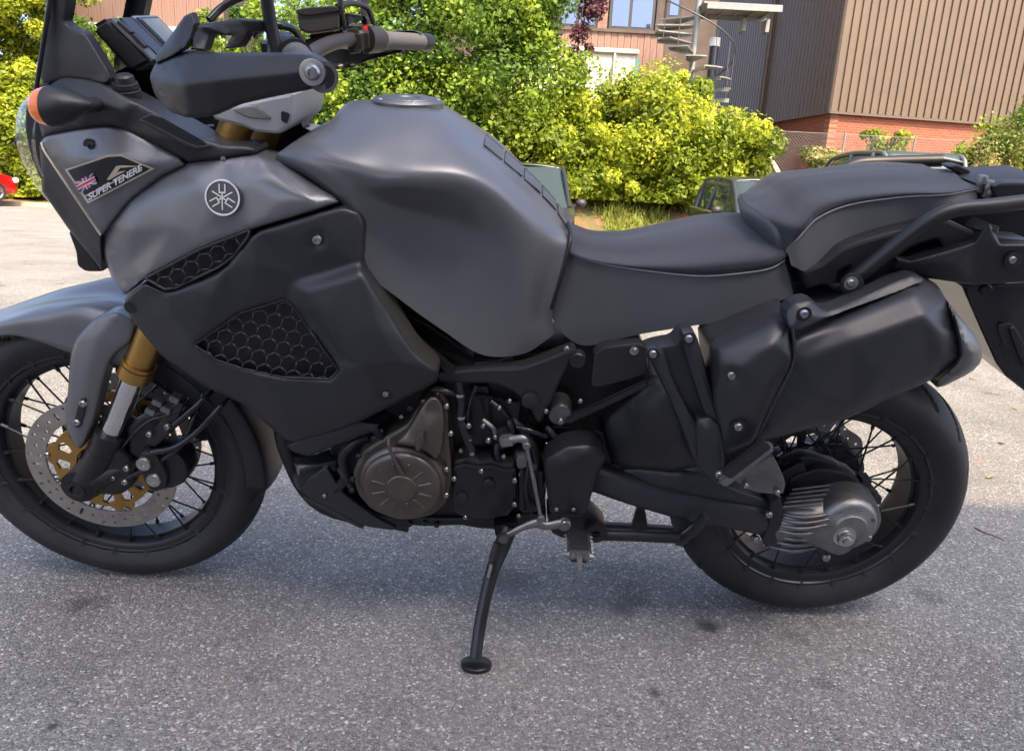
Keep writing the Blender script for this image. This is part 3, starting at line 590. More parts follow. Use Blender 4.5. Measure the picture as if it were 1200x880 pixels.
# ---- nose
nose, nosev = relief('nose_panel', [(47, 167, .155), (55, 157, .16), (90, 150, .165), (125, 146, .168), (152, 151, .176), (222, 191, .19), (189, 207, .19), (152, 235, .186), (126, 268, .178), (118, 277, .172), (54, 182, .16), (48, 174, .155)], [(100, 185, .193), (140, 185, .202), (115, 225, .192), (170, 192, .204), (80, 190, .178)], PAINT, bike, 4, 5, 5, .008, .04, cor=1, q=.15, ret=True, dents=[(106, 171, 7, .006)])
mirrored(nose)
boss('bolt_recess', 106, 171, float(nosev([106], [171])[0]) + .001, .011, .001, DARK, bike); bolt(107, 171, float(nosev([106], [171])[0]) + .003, .0065, bike, True)
relief('nose_cheek', [(46, 170, .152), (54, 182, .158), (118, 277, .170), (120, 318, .140), (79, 267, .128), (49, 224, .128)], [(80, 235, .15)], PAINTB, bike, 4, 3, 3, .004, .03, cor=0, mirror=True)
tube('edge_trim', [B(48, 168, .157), B(54, 181, .163), B(86, 229, .171), B(118, 276, .177)], .0016, BEIGE, bike, 6)
plate('duct', [(79, 271), (90, 276), (102, 292), (120, 319), (100, 319), (90, 312), (88, 294)], .12, .05, PLAST, bike, .004)
relief('upper_trim', [(50, 163, .160), (44, 140, .15), (52, 108, .14), (62, 96, .138), (75, 89, .142), (98, 91, .15), (122, 99, .165), (160, 120, .18), (205, 143, .187), (250, 169, .187), (297, 171, .172), (302, 181, .172), (262, 186, .19), (230, 189, .193), (220, 191, .19), (150, 153, .18), (125, 148, .172), (90, 152, .17), (55, 159, .165)], [(100, 120, .178), (140, 130, .19), (75, 125, .165), (200, 160, .2)], PLAST, bike, 4, 4, 5, .008, .06, cor=1, mirror=True)
plate('trim_slot', [(160, 141), (180, 132), (246, 170), (226, 174)], .2005, .006, GLOSSB, bike, .0015); plate('trim_slot_lip', [(160, 142), (166, 140), (228, 172), (246, 170), (247, 172), (226, 176)], .203, .004, PLAST, bike, .001)
# decal
def onnose(x, y, dv=.0): return B(x, y, float(nosev([x], [y])[0]) + dv)
def decal(name, poly, m, dv, parent=None):
    P = densify(np.array(poly, float), 5); r = mg.delaunay_2d_cdt([Vector(p) for p in P], [(i, (i + 1) % len(P)) for i in range(len(P))], [], 1, 1e-6)
    V = [onnose(v[0], v[1], dv) for v in r[0]]; return link(name, pymesh(name, V, [tuple(t)[::-1] for t in r[2]], 0), m, parent or bike)
DP = [(76, 199), (126, 182), (142, 181), (181, 198), (103, 239)]
dec = decal('decal', DP, BEIGE, .0045); inner = [(79, 200), (126, 184.5), (141.5, 183.5), (176, 198.3), (104, 236)]
decal('decal_field', inner, DECALB, .0052, dec)
decal('mountain', [(125, 211), (136, 195), (142, 194), (165, 195), (141, 197), (137, 202), (148, 200), (128, 211)], BEIGE, .006, dec)
decal('decal_line', [(99, 229.5), (100, 231), (167, 197.5), (166, 196.5)], BEIGE, .006, dec)
fl = [(87, 214), (109, 203), (114, 215), (94, 227)]
def fq(u, v):
    a, b, c, d = map(np.array, fl); return tuple((a * (1 - u) + b * u) * (1 - v) + (d * (1 - u) + c * u) * v)
decal('flag', [fq(0, 0), fq(1, 0), fq(1, 1), fq(0, 1)], BLUEF, .006, dec)
for n_, w_, m_, dv_ in (('flag_stripe', .13, WHITE, .0064), ('flag_stripe', .05, RED, .0068)):
    for a_, b_ in (((0, 0), (1, 1)), ((0, 1), (1, 0))):
        t_ = w_ * .8; decal(n_, [fq(a_[0], a_[1] + (t_ if a_[1] == 0 else 0)), fq(a_[0], a_[1] - (t_ if a_[1] == 1 else 0)), fq(a_[0] + t_, a_[1]), fq(b_[0], b_[1] - (t_ if b_[1] == 1 else 0)), fq(b_[0], b_[1] + (t_ if b_[1] == 0 else 0)), fq(b_[0] - t_, b_[1])], m_, dv_, dec)
for n_, w_, m_, dv_ in (('flag_cross', .18, WHITE, .0072), ('flag_cross', .10, RED, .0076)):
    decal(n_, [fq(.5 - w_ * .6, 0), fq(.5 + w_ * .6, 0), fq(.5 + w_ * .6, 1), fq(.5 - w_ * .6, 1)], m_, dv_, dec); decal(n_, [fq(0, .5 - w_), fq(1, .5 - w_), fq(1, .5 + w_), fq(0, .5 + w_)], m_, dv_ + .0001, dec)
tx = bpy.data.curves.new('lettering', 'FONT'); tx.body = 'SUPER TENERE'; tx.size = 1; tx.shear = .25; tx.offset = .028; to = bpy.data.objects.new('t', tx); tm = bpy.data.meshes.new_from_object(to); bpy.data.objects.remove(to)
co = np.array([v.co[:] for v in tm.vertices]); w_ = co[:, 0].max()
for v in tm.vertices:
    u = v.co.x / w_; bx, by = 104 + u * 64, 235 - u * 36; h = v.co.y * 12; v.co = Vector(onnose(bx - h * .30, by - h * .78, .0065))
link('lettering', tm, WHITE, dec)
# indicator
def ellip_loft(name, secs, m, parent, seg=20, ang=50):     # secs: centre (bike), ry, rz
    V = []; F = []
    for (c, ry, rz) in secs:
        for k in range(seg):
            a = 2 * math.pi * k / seg; V.append((c[0], c[1] + ry * math.cos(a), c[2] + rz * math.sin(a)))
    n = len(secs)
    F = [(i * seg + k, i * seg + (k + 1) % seg, (i + 1) * seg + (k + 1) % seg, (i + 1) * seg + k) for i in range(n - 1) for k in range(seg)] + [tuple(range(seg))[::-1], tuple((n - 1) * seg + k for k in range(seg))]
    me = pymesh(name, V, F, ang); bm = bmesh.new(); bm.from_mesh(me); bmesh.ops.recalc_face_normals(bm, faces=bm.faces); bm.to_mesh(me); bm.free(); return link(name, me, m, parent)
for s in (1, -1):
    A_ = B(37, 126, .235); B_ = B(108, 123, .235); sg = np.array([1, s, 1]); sx = [(0, .004, .006), (.06, .018, .022), (.16, .027, .030), (.32, .033, .034), (.5, .034, .032), (.7, .027, .024), (.88, .015, .012), (1, .003, .003)]
    sec = [((A_ + (B_ - A_) * t) * sg, ry, rz * .84) for t, ry, rz in sx]
    ellip_loft('indicator_lens', sec[:4], ORANGE, bike); ellip_loft('indicator_body', sec[3:], PLAST, bike)
    tube('indicator_stem', [B(80, 126, .235) * sg, B(105, 124, .2) * sg, B(118, 122, .16) * sg], .011, PLAST, bike, 14)
# headlight
def hl(z, xn, xs, w): return [(xn + (xs - xn) * abs(t) ** 2.2, t * w, z) for t in np.linspace(-1, 1, 11)]
loft('headlight_lens', [hl(.86, -.735, -.66, .10), hl(.90, -.775, -.69, .125), hl(.95, -.795, -.70, .14), hl(1.0, -.80, -.70, .145), hl(1.05, -.782, -.69, .14), hl(1.075, -.755, -.67, .13)], LENS, bike, 4, 3, sym=False, closeends=False, pixels=False)
loft('headlight_bowl', [hl(.86, -.715, -.65, .098), hl(.90, -.745, -.675, .12), hl(.95, -.755, -.685, .135), hl(1.0, -.755, -.685, .14), hl(1.05, -.745, -.675, .135), hl(1.08, -.735, -.66, .125)], ALUD, bike, 4, 3, sym=False, closeends=False, pixels=False)
plate('headlight_frame', [(40, 100), (60, 96), (70, 150), (58, 180), (62, 215), (48, 214), (34, 180), (28, 150), (30, 118)], .135, .27, PLAST, bike, .004)
# windscreen, dash sides
relief('dash_side', [(56, -25, .14), (84, -25, .14), (79, 15, .14), (76, 27, .14), (90, 36, .145), (99, 38, .145), (108, 52, .148), (131, 90, .155), (126, 100, .16), (98, 94, .152), (75, 92, .142), (52, 102, .13), (46, 88, .13), (50, 58, .132)], [(90, 70, .15)], PLAST, bike, 4, 3, 4, .005, .02, cor=1, mirror=True)
def sc(z, xn, xs, w): return [(xn + (xs - xn) * abs(t) ** 2, t * w, z) for t in np.linspace(-1, 1, 11)]
s0 = B(46, 95, .145); s1 = B(56, 0, .15); ddx = (s1[0] - s0[0]) / (s1[2] - s0[2])
ws = loft('windscreen', [sc(s0[2] + h, s0[0] + ddx * h - .055, s0[0] + ddx * h, .15 - h * .05) for h in (-.03, .05, .12, .2, .28, .36)], SCREEN, bike, 3, 3, sym=False, closeends=False, pixels=False); None
for s in (1, -1): tube('screen_edge', [(s0[0] + ddx * h, -s * (.15 - h * .05), s0[2] + h) for h in (-.03, .1, .2, .36)], .0035, GLOSSB, bike, 8)
# instrument cluster
A_, Bq, A2, B2 = B(124, 20, .085), B(180, 74, .085), B(103, 32, .085), B(153, 87, .085)
bm = bmesh.new(); ring = [A_, (A_ + Bq) / 2 + (A_ - A2) * .12, Bq, B2, A2]; vs = []
for y in (-.085, .085): vs.append([bm.verts.new((p[0], y, p[2])) for p in ring])
bm.faces.new(vs[0]); bm.faces.new(vs[1][::-1])
for k in range(5): bm.faces.new((vs[0][k], vs[1][k], vs[1][(k + 1) % 5], vs[0][(k + 1) % 5]))
bmesh.ops.recalc_face_normals(bm, faces=bm.faces); bmesh.ops.bevel(bm, geom=bm.edges[:], offset=.008, segments=3, affect='EDGES'); clu = link('instrument_cluster', bmmesh('instrument_cluster', bm), PLAST, bike)
nf = np.cross(Bq - A_, np.array([0, 1., 0])); nf /= np.linalg.norm(nf); nf *= (1 if nf[2] > 0 else -1); top = (A_ + Bq) / 2 + (A_ - A2) * .12
def face(u, y, h): a = A_ + (top - A_) * min(u, .5) * 2 if u <= .5 else top + (Bq - top) * (u - .5) * 2; return (a[0] + nf[0] * h, y, a[2] + nf[2] * h)
def fquad(name, u0, u1, y0, y1, h, m):
    P = [face(u, y, hh) for hh in (-.002, h) for u, y in ((u0, y0), (u1, y0), (u1, y1), (u0, y1))]; return link(name, pymesh(name, P, [(0, 1, 2, 3), (4, 5, 6, 7), (0, 1, 5, 4), (1, 2, 6, 5), (2, 3, 7, 6), (3, 0, 4, 7)], 20), m, clu)
fquad('button_strip', .05, .95, -.082, -.058, .002, ALUD); fquad('button', .15, .4, -.078, -.064, .005, PLAST); fquad('button', .45, .7, -.078, -.064, .005, PLAST)
fquad('screen_bezel', .06, .94, -.054, -.016, .003, GLOSSB); fquad('screen_bezel', .04, .96, -.012, .08, .004, STEEL); fquad('screen_frame', .09, .91, -.005, .073, .006, GLOSSB); fquad('display', .14, .86, .002, .066, .007, LCD)
lathe('knob', [(0, -.016), (.010, -.016), (.0135, -.013), (.0145, -.004), (.0175, -.003), (.018, .004), (.0155, .005), (.019, .007), (.019, .03)], PLAST, bike, tuple(B(148, 100, .15)), 24, rot=(RAD(-78), 0, 0))
# ---- handlebar
HB = [(495, 50, -.45), (446, 47, -.31), (418, 46, -.25), (392, 50, -.17), (370, 60, -.10), (356, 74, -.04)]
hb = px(HB); hbl = hb * np.array([1, -1, 1]); tube('handlebar', list(hb) + list(hbl[::-1]), .0135, PLAST, bike, 16, 5)
for s in (1, -1):
    sg = np.array([1, -s, 1]); a, b = hb[0] * sg, hb[1] * sg; a = a + (a - b) * .0; g = [b + (a - b) * t for t in np.linspace(0, 1, 40)]; r = [.0165 + .0012 * (k % 2) for k in range(40)]
    r[0] = r[1] = .021; tube('grip', g, r, GRIP, bike, 20, 0); d = (a - b) / np.linalg.norm(a - b); s < 0 and tube('bar_end', [a - d * .004, a + d * .004, a + d * .026, a + d * .03], [.017, .0185, .0185, .012], BLKENG, bike, 20, 0)
    c = hb[2] * sg; bm = bmesh.new(); bm_box(bm, c, (.05, .045, .052), Matrix.Rotation(.2, 3, 'X')); bmesh.ops.bevel(bm, geom=bm.edges[:], offset=.012, segments=3, affect='EDGES'); bm_cyl(bm, c + (b - c) * .9, c + (b - c) * .35, .025, .027, 20); link('switch_block', bmmesh('switch_block', bm), PLAST, bike)
    m0 = B(316, 22, .31) * np.array([1, s, 1]); tube('mirror_stem', [m0 + np.array([.01, 0, -.07]), m0, m0 + np.array([.0, -.02 * s, .09]), m0 + np.array([-.01, -.05 * s, .16])], .0085, PLAST, bike, 12)
    mm = m0 + np.array([-.02, -.10 * s, .235]); lathe('mirror', [(0, -.012), (.05, -.011), (.058, -.004), (.058, .0), (.05, .014), (0, .02)], PLAST, bike, tuple(mm), 28, rot=(0, 0, RAD(80))); bpy.data.objects[-1] if False else None
    L0 = hb[2] * sg + np.array([-.04, 0, -.005]); s < 0 and tube('lever', [L0, L0 + (b - hb[2] * sg) * .9 + np.array([-.035, 0, -.008]), a + np.array([-.06, .0, -.018]), a + np.array([-.04, .012 * s, -.02])], [.009, .008, .007, .008], ALUD, bike, 12, 6, flat=.6)
bar('kill_switch', B(427, 31, -.275), B(432, 43, -.275), .014, .02, RED, .002)
plate('brake_reservoir', [(347, 16), (356, 13), (393, 10), (397, 16), (396, 36), (362, 41), (350, 36)], -.19, .055, PLAST, bike, .005); plate('reservoir_lid', [(346, 12), (358, 9), (394, 7), (397, 14), (362, 19), (347, 17)], -.186, .062, BLKENG, bike, .002)
plate('reservoir_clamp', [(405, 34), (420, 32), (424, 62), (408, 64)], -.23, .03, BLKENG, bike, .003)
tube('cable', [B(245, 24, .12), B(262, 8, .1), B(292, -6, .08), B(330, -10, 0)], .006, GLOSSB, bike, 10); tube('cable', [B(395, 8, -.2), B(412, 4, -.24), B(430, 10, -.28), B(438, 28, -.29)], .0055, GLOSSB, bike, 10); tube('cable', [B(300, 42, .25), B(306, 34, .28), B(322, 30, .3), B(342, 34, .28), B(354, 48, .25)], .005, GLOSSB, bike, 10)
tube('cable', [B(398, -8, -.2), B(400, 14, -.2), B(404, 34, -.22)], .006, GLOSSB, bike, 10)
tube('cable', [B(250, 150, .07), B(232, 150, .09), B(215, 138, .1), B(205, 120, .1)], .006, GLOSSB, bike, 10)
# hand guard
def guard(s):
    r = [relief('hand_guard', [(175, 90, .36), (182, 74, .37), (202, 66, .395), (224, 59, .41), (246, 63, .42), (300, 63, .438), (362, 63, .455), (378, 71, .46), (384, 86, .462), (380, 99, .46), (366, 105, .456), (320, 114, .448), (280, 123, .436), (252, 136, .425), (221, 139, .41), (196, 130, .385), (181, 111, .365)], [(215, 100, .43), (250, 95, .448), (300, 90, .458), (350, 85, .466), (195, 95, .402)], PLAST, bike, 3, 4, 6, .012, .02, cor=1, q=.15),
      relief('guard_deflector', [(182, 67, .375), (216, 19, .39), (225, 15, .395), (229, 28, .40), (224, 46, .405), (217, 57, .41), (203, 66, .40), (183, 75, .38)], [(205, 46, .40)], PLAST, bike, 3, 2, 3, .006, .014, cor=0),
      relief('guard_bracket', [(226, 30, .39), (250, 26, .36), (280, 22, .33), (326, 26, .30), (330, 32, .30), (292, 39, .32), (282, 56, .33), (262, 58, .36), (272, 42, .34), (246, 41, .37), (240, 60, .39), (224, 58, .40)], [(250, 33, .37)], PLAST, bike, 3, 1, 3, .004, .02, cor=0)]
    if s < 0:
        for o in r: mirrored(o); bpy.data.objects.remove(o)
    else: boss('guard_washer', 366, 85, .464, .0145, .002, STEEL, bike); bolt(366, 85, .468, .0095, bike)
guard(1); guard(-1)
# triple clamps and ignition
CLAMPM = mat('clamp_silver', (.36, .36, .36), .42, .35, bump=.1, bscale=400)
plate('triple_clamp', [(245, 132), (275, 122), (318, 113), (346, 108), (344, 128), (342, 146), (328, 158), (300, 156), (284, 149), (252, 142)], .134, .2, CLAMPM, bike, .006)
plate('clamp_inlay', [(270, 128), (298, 123), (320, 141), (290, 139)], .1385, .006, ALU, bike, .002); plate('clamp_inlay', [(329, 130), (340, 134), (336, 146), (329, 142)], .1385, .004, DARK, bike, .001)
plate('lower_clamp', [(238, 232), (290, 228), (310, 255), (250, 262)], .13, .26, DARK, bike, .006)
# ---- engine
plate('clutch_case', [(412, 555), (424, 528), (450, 512), (478, 496), (490, 475), (503, 463), (516, 464), (526, 482), (527, 520), (531, 560), (524, 590), (506, 606), (470, 611), (436, 600), (418, 580)], .168, .07, BRONZE, bike, .008, cor=2)
CC = B(473, 563, .175)
cc = lathe('clutch_cover', [(0, -.030), (.028, -.030), (.030, -.028), (.064, -.028), (.072, -.026), (.076, -.022), (.077, -.016), (.082, -.013), (.085, -.006), (.085, .03)], BRONZE, bike, tuple(CC), 64)
bm = bmesh.new()
for k in range(12):
    a = 2 * math.pi * (k + .5) / 12; bm_box(bm, (.046 * math.cos(a), -.0285, .046 * math.sin(a)), (.026, .0035, .0055), Matrix.Rotation(-a, 3, 'Y'))
bmesh.ops.bevel(bm, geom=bm.edges[:], offset=.001, segments=1, affect='EDGES'); link('cover_rib', bmmesh('cover_rib', bm), BRONZE, cc)
relief('cam_cover', [(478, 503, .19), (492, 478, .19), (503, 464, .19), (514, 466, .19), (522, 484, .19), (520, 524, .195), (512, 540, .2), (500, 530, .2), (488, 524, .2), (474, 522, .2), (462, 520, .195)], [(505, 500, .202)], BRONZE, bike, 3, 2, 4, .01, .05, cor=1)
plate('cover_lug', [(488, 510), (496, 509), (497, 520), (492, 529), (486, 528)], .212, .02, BRONZE, bike, .003); tube('cover_pipe', [B(456, 514, .2), B(456, 524, .207), B(463, 540, .21), B(472, 556, .207)], .0035, BRONZE, bike, 8)
plate('gear_case', [(531, 540), (545, 536), (560, 540), (575, 538), (590, 544), (604, 543), (606, 560), (605, 592), (596, 606), (570, 609), (540, 606), (530, 600), (529, 560)], .165, .06, BLKENG, bike, .007, cor=2)
plate('gear_case_rim', [(531, 548), (545, 543), (560, 548), (576, 545), (590, 551), (604, 549), (604, 553), (590, 555), (576, 549), (560, 552), (545, 547), (531, 552)], .170, .008, BLKENG, bike, .002)
boss('case_plug', 541, 582, .166, .012, .006, BLKENG, bike); boss('case_plug', 573, 565, .166, .010, .008, BLKENG, bike)
for q_ in ((523, 476), (528, 508), (523, 550), (523, 580), (549, 499), (572, 516), (553, 531), (603, 563), (603, 591), (532, 561), (564, 552), (480, 478), (438, 514), (420, 535), (413, 562), (412, 575)): bolt(*q_, .182 if q_[0] < 530 else .172, .0058, bike, q_[0] < 482)
block('cylinder_head', [(430, 470), (520, 440), (600, 440), (625, 480), (590, 540), (530, 540), (480, 500)], .115, .23)
for k in range(5): bar('head_rib', B(560 + 10 * k, 462 + 2 * k, .135), B(562 + 9 * k, 520, .135), .006, .03, DARK)
plate('head_cover', [(550, 454), (572, 452), (574, 472), (552, 474)], .13, .02, BLKENG, bike, .003)
tube('coolant_hose', [B(537, 448, .16), B(540, 470, .168), B(539, 490, .17), B(546, 512, .172), B(553, 528, .172)], .0075, GLOSSB, bike, 12); tube('coolant_hose', [B(558, 452, .15), B(549, 475, .155), B(546, 500, .155)], .004, GLOSSB, bike, 8)
for q_ in ((539, 462), (540, 488), (548, 514)): lathe('hose_clip', [(.0088, -.003), (.0095, 0), (.0088, .003)], STEEL, bike, tuple(B(*q_, .169)), 20, rot=(RAD(90), 0, 0))
tube('oil_pipe', [B(392, 575, .14), B(404, 560, .15), B(402, 535, .15), B(414, 520, .15), B(430, 512, .14)], .010, DARK, bike, 12); tube('exhaust_header', [B(330, 470, .05), B(340, 530, .06), B(380, 590, .06), B(480, 612, .05)], .022, DARK, bike, 16)
lathe('oil_filter', [(0, -.05), (.030, -.05), (.034, -.045), (.034, .0), (.037, .005), (.037, .05), (0, .05)], GLOSSB, bike, tuple(B(374, 548, .10)), 32, rot=(0, 0, RAD(-60)))
plate('skid_plate', [(353, 572), (360, 562), (382, 547), (390, 560), (403, 580), (442, 608), (465, 619), (460, 622), (426, 617), (400, 603), (356, 581)], .15, .012, PAINTB, bike, .003); plate('skid_floor', [(356, 581), (400, 603), (426, 617), (425, 621), (398, 608), (355, 586)], .15, .3, PAINTB, bike, .002); bolt(380, 581, .153, .005, bike)
relief('lower_cowl', [(336, 523, .16), (345, 518, .165), (419, 494, .18), (444, 497, .175), (440, 505, .172), (362, 534, .16), (345, 530, .158)], [(400, 508, .178)], PAINTB, bike, 3, 2, 3, .005, .04, cor=0)
block('sump', [(420, 600), (520, 608), (640, 600), (640, 618), (600, 622), (560, 620), (540, 616), (500, 618), (430, 612)], .11, .22)
for q_ in ((480, 613), (498, 612), (512, 614)): boss('sump_bolt', *q_, .115, .006, .006, DARK, bike)
# frame spars and rear bits
plate('frame_spar', [(511, 436), (560, 432), (610, 431), (640, 420), (670, 408), (676, 412), (660, 440), (647, 468), (634, 497), (628, 494), (618, 474), (600, 458), (580, 450), (515, 450)], .155, .035, PLAST, bike, .006)
boss('pivot_cap', 621, 468, .157, .0155, .008, PLAST, bike); bar('frame_tube', B(484, 395, .14), B(532, 436, .15), .016, .016, DARK); bar('frame_tube', B(493, 405, .12), B(560, 430, .13), .012, .012, DARK); bar('frame_tube', B(600, 420, .12), B(560, 436, .12), .01, .01, DARK)
plate('side_cover', [(697, 408), (757, 402), (760, 436), (745, 444), (700, 455), (692, 452)], .165, .03, PLAST, bike, .004); bolt(744, 411, .17, .0058, bike); boss('reflector_disc', 743, 411, .167, .008, .001, STEEL, bike)
bar('subframe_tube', B(664, 492, .135), B(760, 446, .16), .02, .016, PLAST, .004); bolt(657, 494, .145, .0075, bike)
tube('shock_spring', [np.array([.185 + .03 * math.cos(t) + .012 * t / 6.28, .03 * math.sin(t) - .03, .50 + .028 * t / 6.28]) for t in np.linspace(0, 6.28 * 6, 120)], .006, DARK, bike, 8, 0)
boss('shock_reservoir', 655, 472, .09, .024, .05, ALUD, bike); plate('linkage', [(636, 500), (660, 498), (690, 512), (680, 530), (640, 520)], .12, .05, DARK, bike, .005); boss('frame_cap', 676, 418, .14, .016, .02, BLKENG, bike); bolt(664, 409, .15, .006, bike)
plate('rear_hub_arm', [(660, 520), (705, 500), (720, 545), (700, 580), (660, 570)], .12, .2, DARK, bike, .006)
# heel plate, rider peg, gear lever
relief('heel_plate', [(636, 540, .195), (648, 531, .2), (662, 522, .2), (690, 519, .195), (702, 524, .19), (712, 536, .19), (700, 556, .19), (687, 600, .185), (680, 606, .185), (644, 604, .19), (640, 570, .195)], [(660, 545, .212), (690, 532, .208), (665, 580, .20)], PLAST, bike, 3, 3, 5, .008, .05, cor=1)
bolt(652, 597, .193, .0045, bike); bolt(672, 597, .191, .0045, bike)
block('peg_mount', [(640, 600), (690, 600), (712, 622), (700, 632), (660, 632), (645, 625)], .15, .06, DARK); lathe('mount_ring', [(.008, -.01), (.022, -.01), (.024, 0), (.012, .01)], DARK, bike, tuple(B(698, 622, .16)), 24)
pa, pb = B(677, 626, .185), B(679, 652, .275); bar('footpeg', pa, pb, .046, .020, ALUD, .004)
pr = bmesh.new(); M, l = frame_to(pa, pb)
for k in range(7): bmesh.ops.create_cube(pr, size=1, matrix=M @ Matrix.Translation((0, 0, l * (.14 + .125 * k))) @ Matrix.Diagonal((.038, .034, l * .085, 1)))
bmesh.ops.bevel(pr, geom=pr.edges[:], offset=.0035, segments=2, affect='EDGES'); link('peg_pad', bmmesh('peg_pad', pr), RUBBER, bike)
pr = bmesh.new()
for s in (-1, 1):
    for k in range(6): bmesh.ops.create_cone(pr, cap_ends=True, segments=4, radius1=.0075, radius2=.001, depth=.012, matrix=M @ Matrix.Translation((s * .023, 0, l * (.1 + .17 * k))) @ Matrix.Rotation(s * math.pi / 2, 4, 'Y'))
for k in (-1, 0, 1): bmesh.ops.create_cone(pr, cap_ends=True, segments=4, radius1=.008, radius2=.001, depth=.014, matrix=M @ Matrix.Translation((k * .014, 0, l + .005)))
link('peg_teeth', bmmesh('peg_teeth', pr), ALU, bike); tube('peg_feeler', [pb, pb + (pb - pa) * .08, B(679, 667, .28)], .005, STEEL, bike, 10, 0)
boss('lever_pivot', 661, 612, .195, .013, .012, ALU, bike); bolt(661, 613, .209, .006, bike)
tube('gear_lever', [B(662, 612, .2), B(640, 616, .204), B(628, 613, .205), B(612, 618, .21), B(598, 625, .215), B(590, 629, .218)], [.010, .009, .010, .007, .006, .007], ALU, bike, 12, 5, flat=.7)
tube('toe_peg', [B(592, 628, .21), B(590, 632, .25)], .0085, RUBBER, bike, 14, 0); tube('shift_rod', [B(633, 603, .205), B(626, 566, .2), B(617, 523, .195)], .0038, ALU, bike, 10, 0); boss('rod_end', 634, 606, .206, .0075, .008, ALUD, bike); boss('rod_end', 617, 521, .196, .0075, .008, ALUD, bike)
tube('shift_arm', [B(617, 520, .19), B(612, 514, .19), B(598, 515, .185)], .008, ALU, bike, 12, 4, flat=.7); bar('shift_clamp', B(586, 517, .18), B(602, 515, .18), .022, .018, ALU, .003)
bar('neutral_switch', B(612, 545, .15), B(630, 546, .15), .02, .02, ALUD); tube('wire_loom', [B(612, 540, .16), B(613, 566, .165), B(612, 596, .16)], .007, DARK, bike, 10); tube('wire_loom', [B(600, 490, .13), B(618, 510, .15), B(628, 540, .15), B(630, 590, .15)], .009, DARK, bike, 10)
# stands
tube('side_stand', [B(596, 618, .15), B(588, 640, .175), B(577, 668, .215), B(569, 700, .25), B(562, 735, .285), B(557, 771, .325)], [.018, .017, .014, .0125, .0125, .012], BLKENG, bike, 16, 5)
ft = TOL @ WZ(558, 778, .006); fo = lathe('stand_foot', [(0, -.005), (.028, -.005), (.031, -.003), (.031, .004), (0, .006)], BLKENG, bike, tuple(ft), 28); fo.rotation_euler = (RAD(-90) - LEAN, 0, 0); fo.scale = (1.0, 1, .8)
tube('stand_spring', [B(588, 628, .19), B(580, 650, .215), B(574, 672, .235)], [.008, .009, .006], DARK, bike, 10, 8); bar('stand_bracket', B(580, 618, .14), B(606, 614, .14), .03, .03, DARK)
tube('gear_stop', [B(583, 636, .22), B(577, 655, .23)], .008, RUBBER, bike, 12, 0); tube('spring_end', [B(576, 660, .235), B(572, 676, .24)], .0035, STEEL, bike, 8, 0)
tube('centre_stand', [B(692, 626, .15), B(740, 627, .155), B(806, 630, .16)], .0125, PLAST, bike, 16, 0); tube('centre_stand', [B(692, 616, -.12), B(740, 618, -.13), B(800, 622, -.13)], .0125, PLAST, bike, 16, 0)
plate('stand_gusset', [(739, 622), (749, 586), (755, 590), (760, 622)], .12, .012, PLAST, bike, .002); tube('stand_pedal', [B(800, 630, .17), B(812, 622, .2), B(828, 604, .215)], [.010, .012, .013], PLAST, bike, 12, 5, flat=.55); bar('stand_crossbar', B(797, 634, .16), B(797, 634, -.14), .02, .02, PLAST)
# ---- tail: grab rail, subframe casting, rack, rear guard
tube('grab_rail', [B(992, 335, .165), B(1012, 318, .175), B(1064, 276, .185), B(1092, 257, .19), B(1120, 246, .19), B(1160, 242, .185), B(1225, 234, .165)], [.013, .013, .0125, .0125, .0125, .0125, .0125], PLAST, bike, 16, 8)
tube('grab_rail', [p * np.array([1, -1, 1]) for p in px([(992, 335, .165), (1012, 318, .175), (1064, 276, .185), (1092, 257, .19), (1120, 246, .19), (1160, 242, .185), (1225, 234, .165)])], .0125, PLAST, bike, 16, 8)
plate('subframe_casting', [(940, 318), (962, 310), (985, 292), (1010, 282), (1078, 264), (1108, 256), (1130, 266), (1150, 276), (1215, 282), (1215, 326), (1140, 332), (1085, 326), (1040, 318), (1014, 340), (988, 346), (966, 334), (945, 340)], .155, .05, PLAST, bike, .006, holes=[[(976, 334), (984, 318), (998, 312), (990, 334)], [(1052, 302), (1070, 290), (1100, 280), (1106, 292), (1072, 304)]])
relief('tail_side', [(1050, 302, .17), (1066, 306, .175), (1142, 284, .175), (1150, 272, .17), (1160, 262, .165), (1172, 286, .175), (1215, 286, .175), (1215, 330, .17), (1140, 334, .168), (1085, 326, .165), (1046, 316, .165)], [(1120, 310, .182)], PLAST, bike, 3, 3, 4, .006, .05, cor=0)
boss('bolt_recess', 997, 332, .19, .018, .008, PLAST, bike); boss('rail_washer', 997, 332, .199, .0115, .002, STEEL, bike); bolt(997, 332, .203, .007, bike); boss('bolt_recess', 1186, 305, .176, .014, .004, PLAST, bike); bolt(1186, 305, .182, .0068, bike)
bm = bmesh.new(); bm_cyl(bm, B(1156, 272, .15) + np.array([0, 0, -.008]), B(1156, 266, .15), .016, .018, 20); link('rack_spacer', bmmesh('rack_spacer', bm), DARK, bike)
plate('rack_pad', [(1110, 196), (1122, 193), (1138, 200), (1138, 208), (1128, 206)], .02, .03, PLAST, bike, .003)
plate('luggage_rack', [(1144, 213), (1230, 209), (1230, 216), (1190, 217), (1172, 230), (1148, 234), (1144, 226)], .085, .12, PLAST, bike, .004); plate('rack_panel', [(1162, 219), (1176, 214), (1230, 215), (1230, 234), (1168, 236)], .11, .03, PLAST, bike, .004)
for q_ in ((1150, 211), (1158, 217), (1160, 223)): lathe('rack_bolt', [(0, -.008), (.007, -.008), (.009, -.005), (.009, .006), (.006, .006), (.006, .02)], ALUD, bike, tuple(B(*q_, .095)), 16, rot=(RAD(-90), 0, 0))
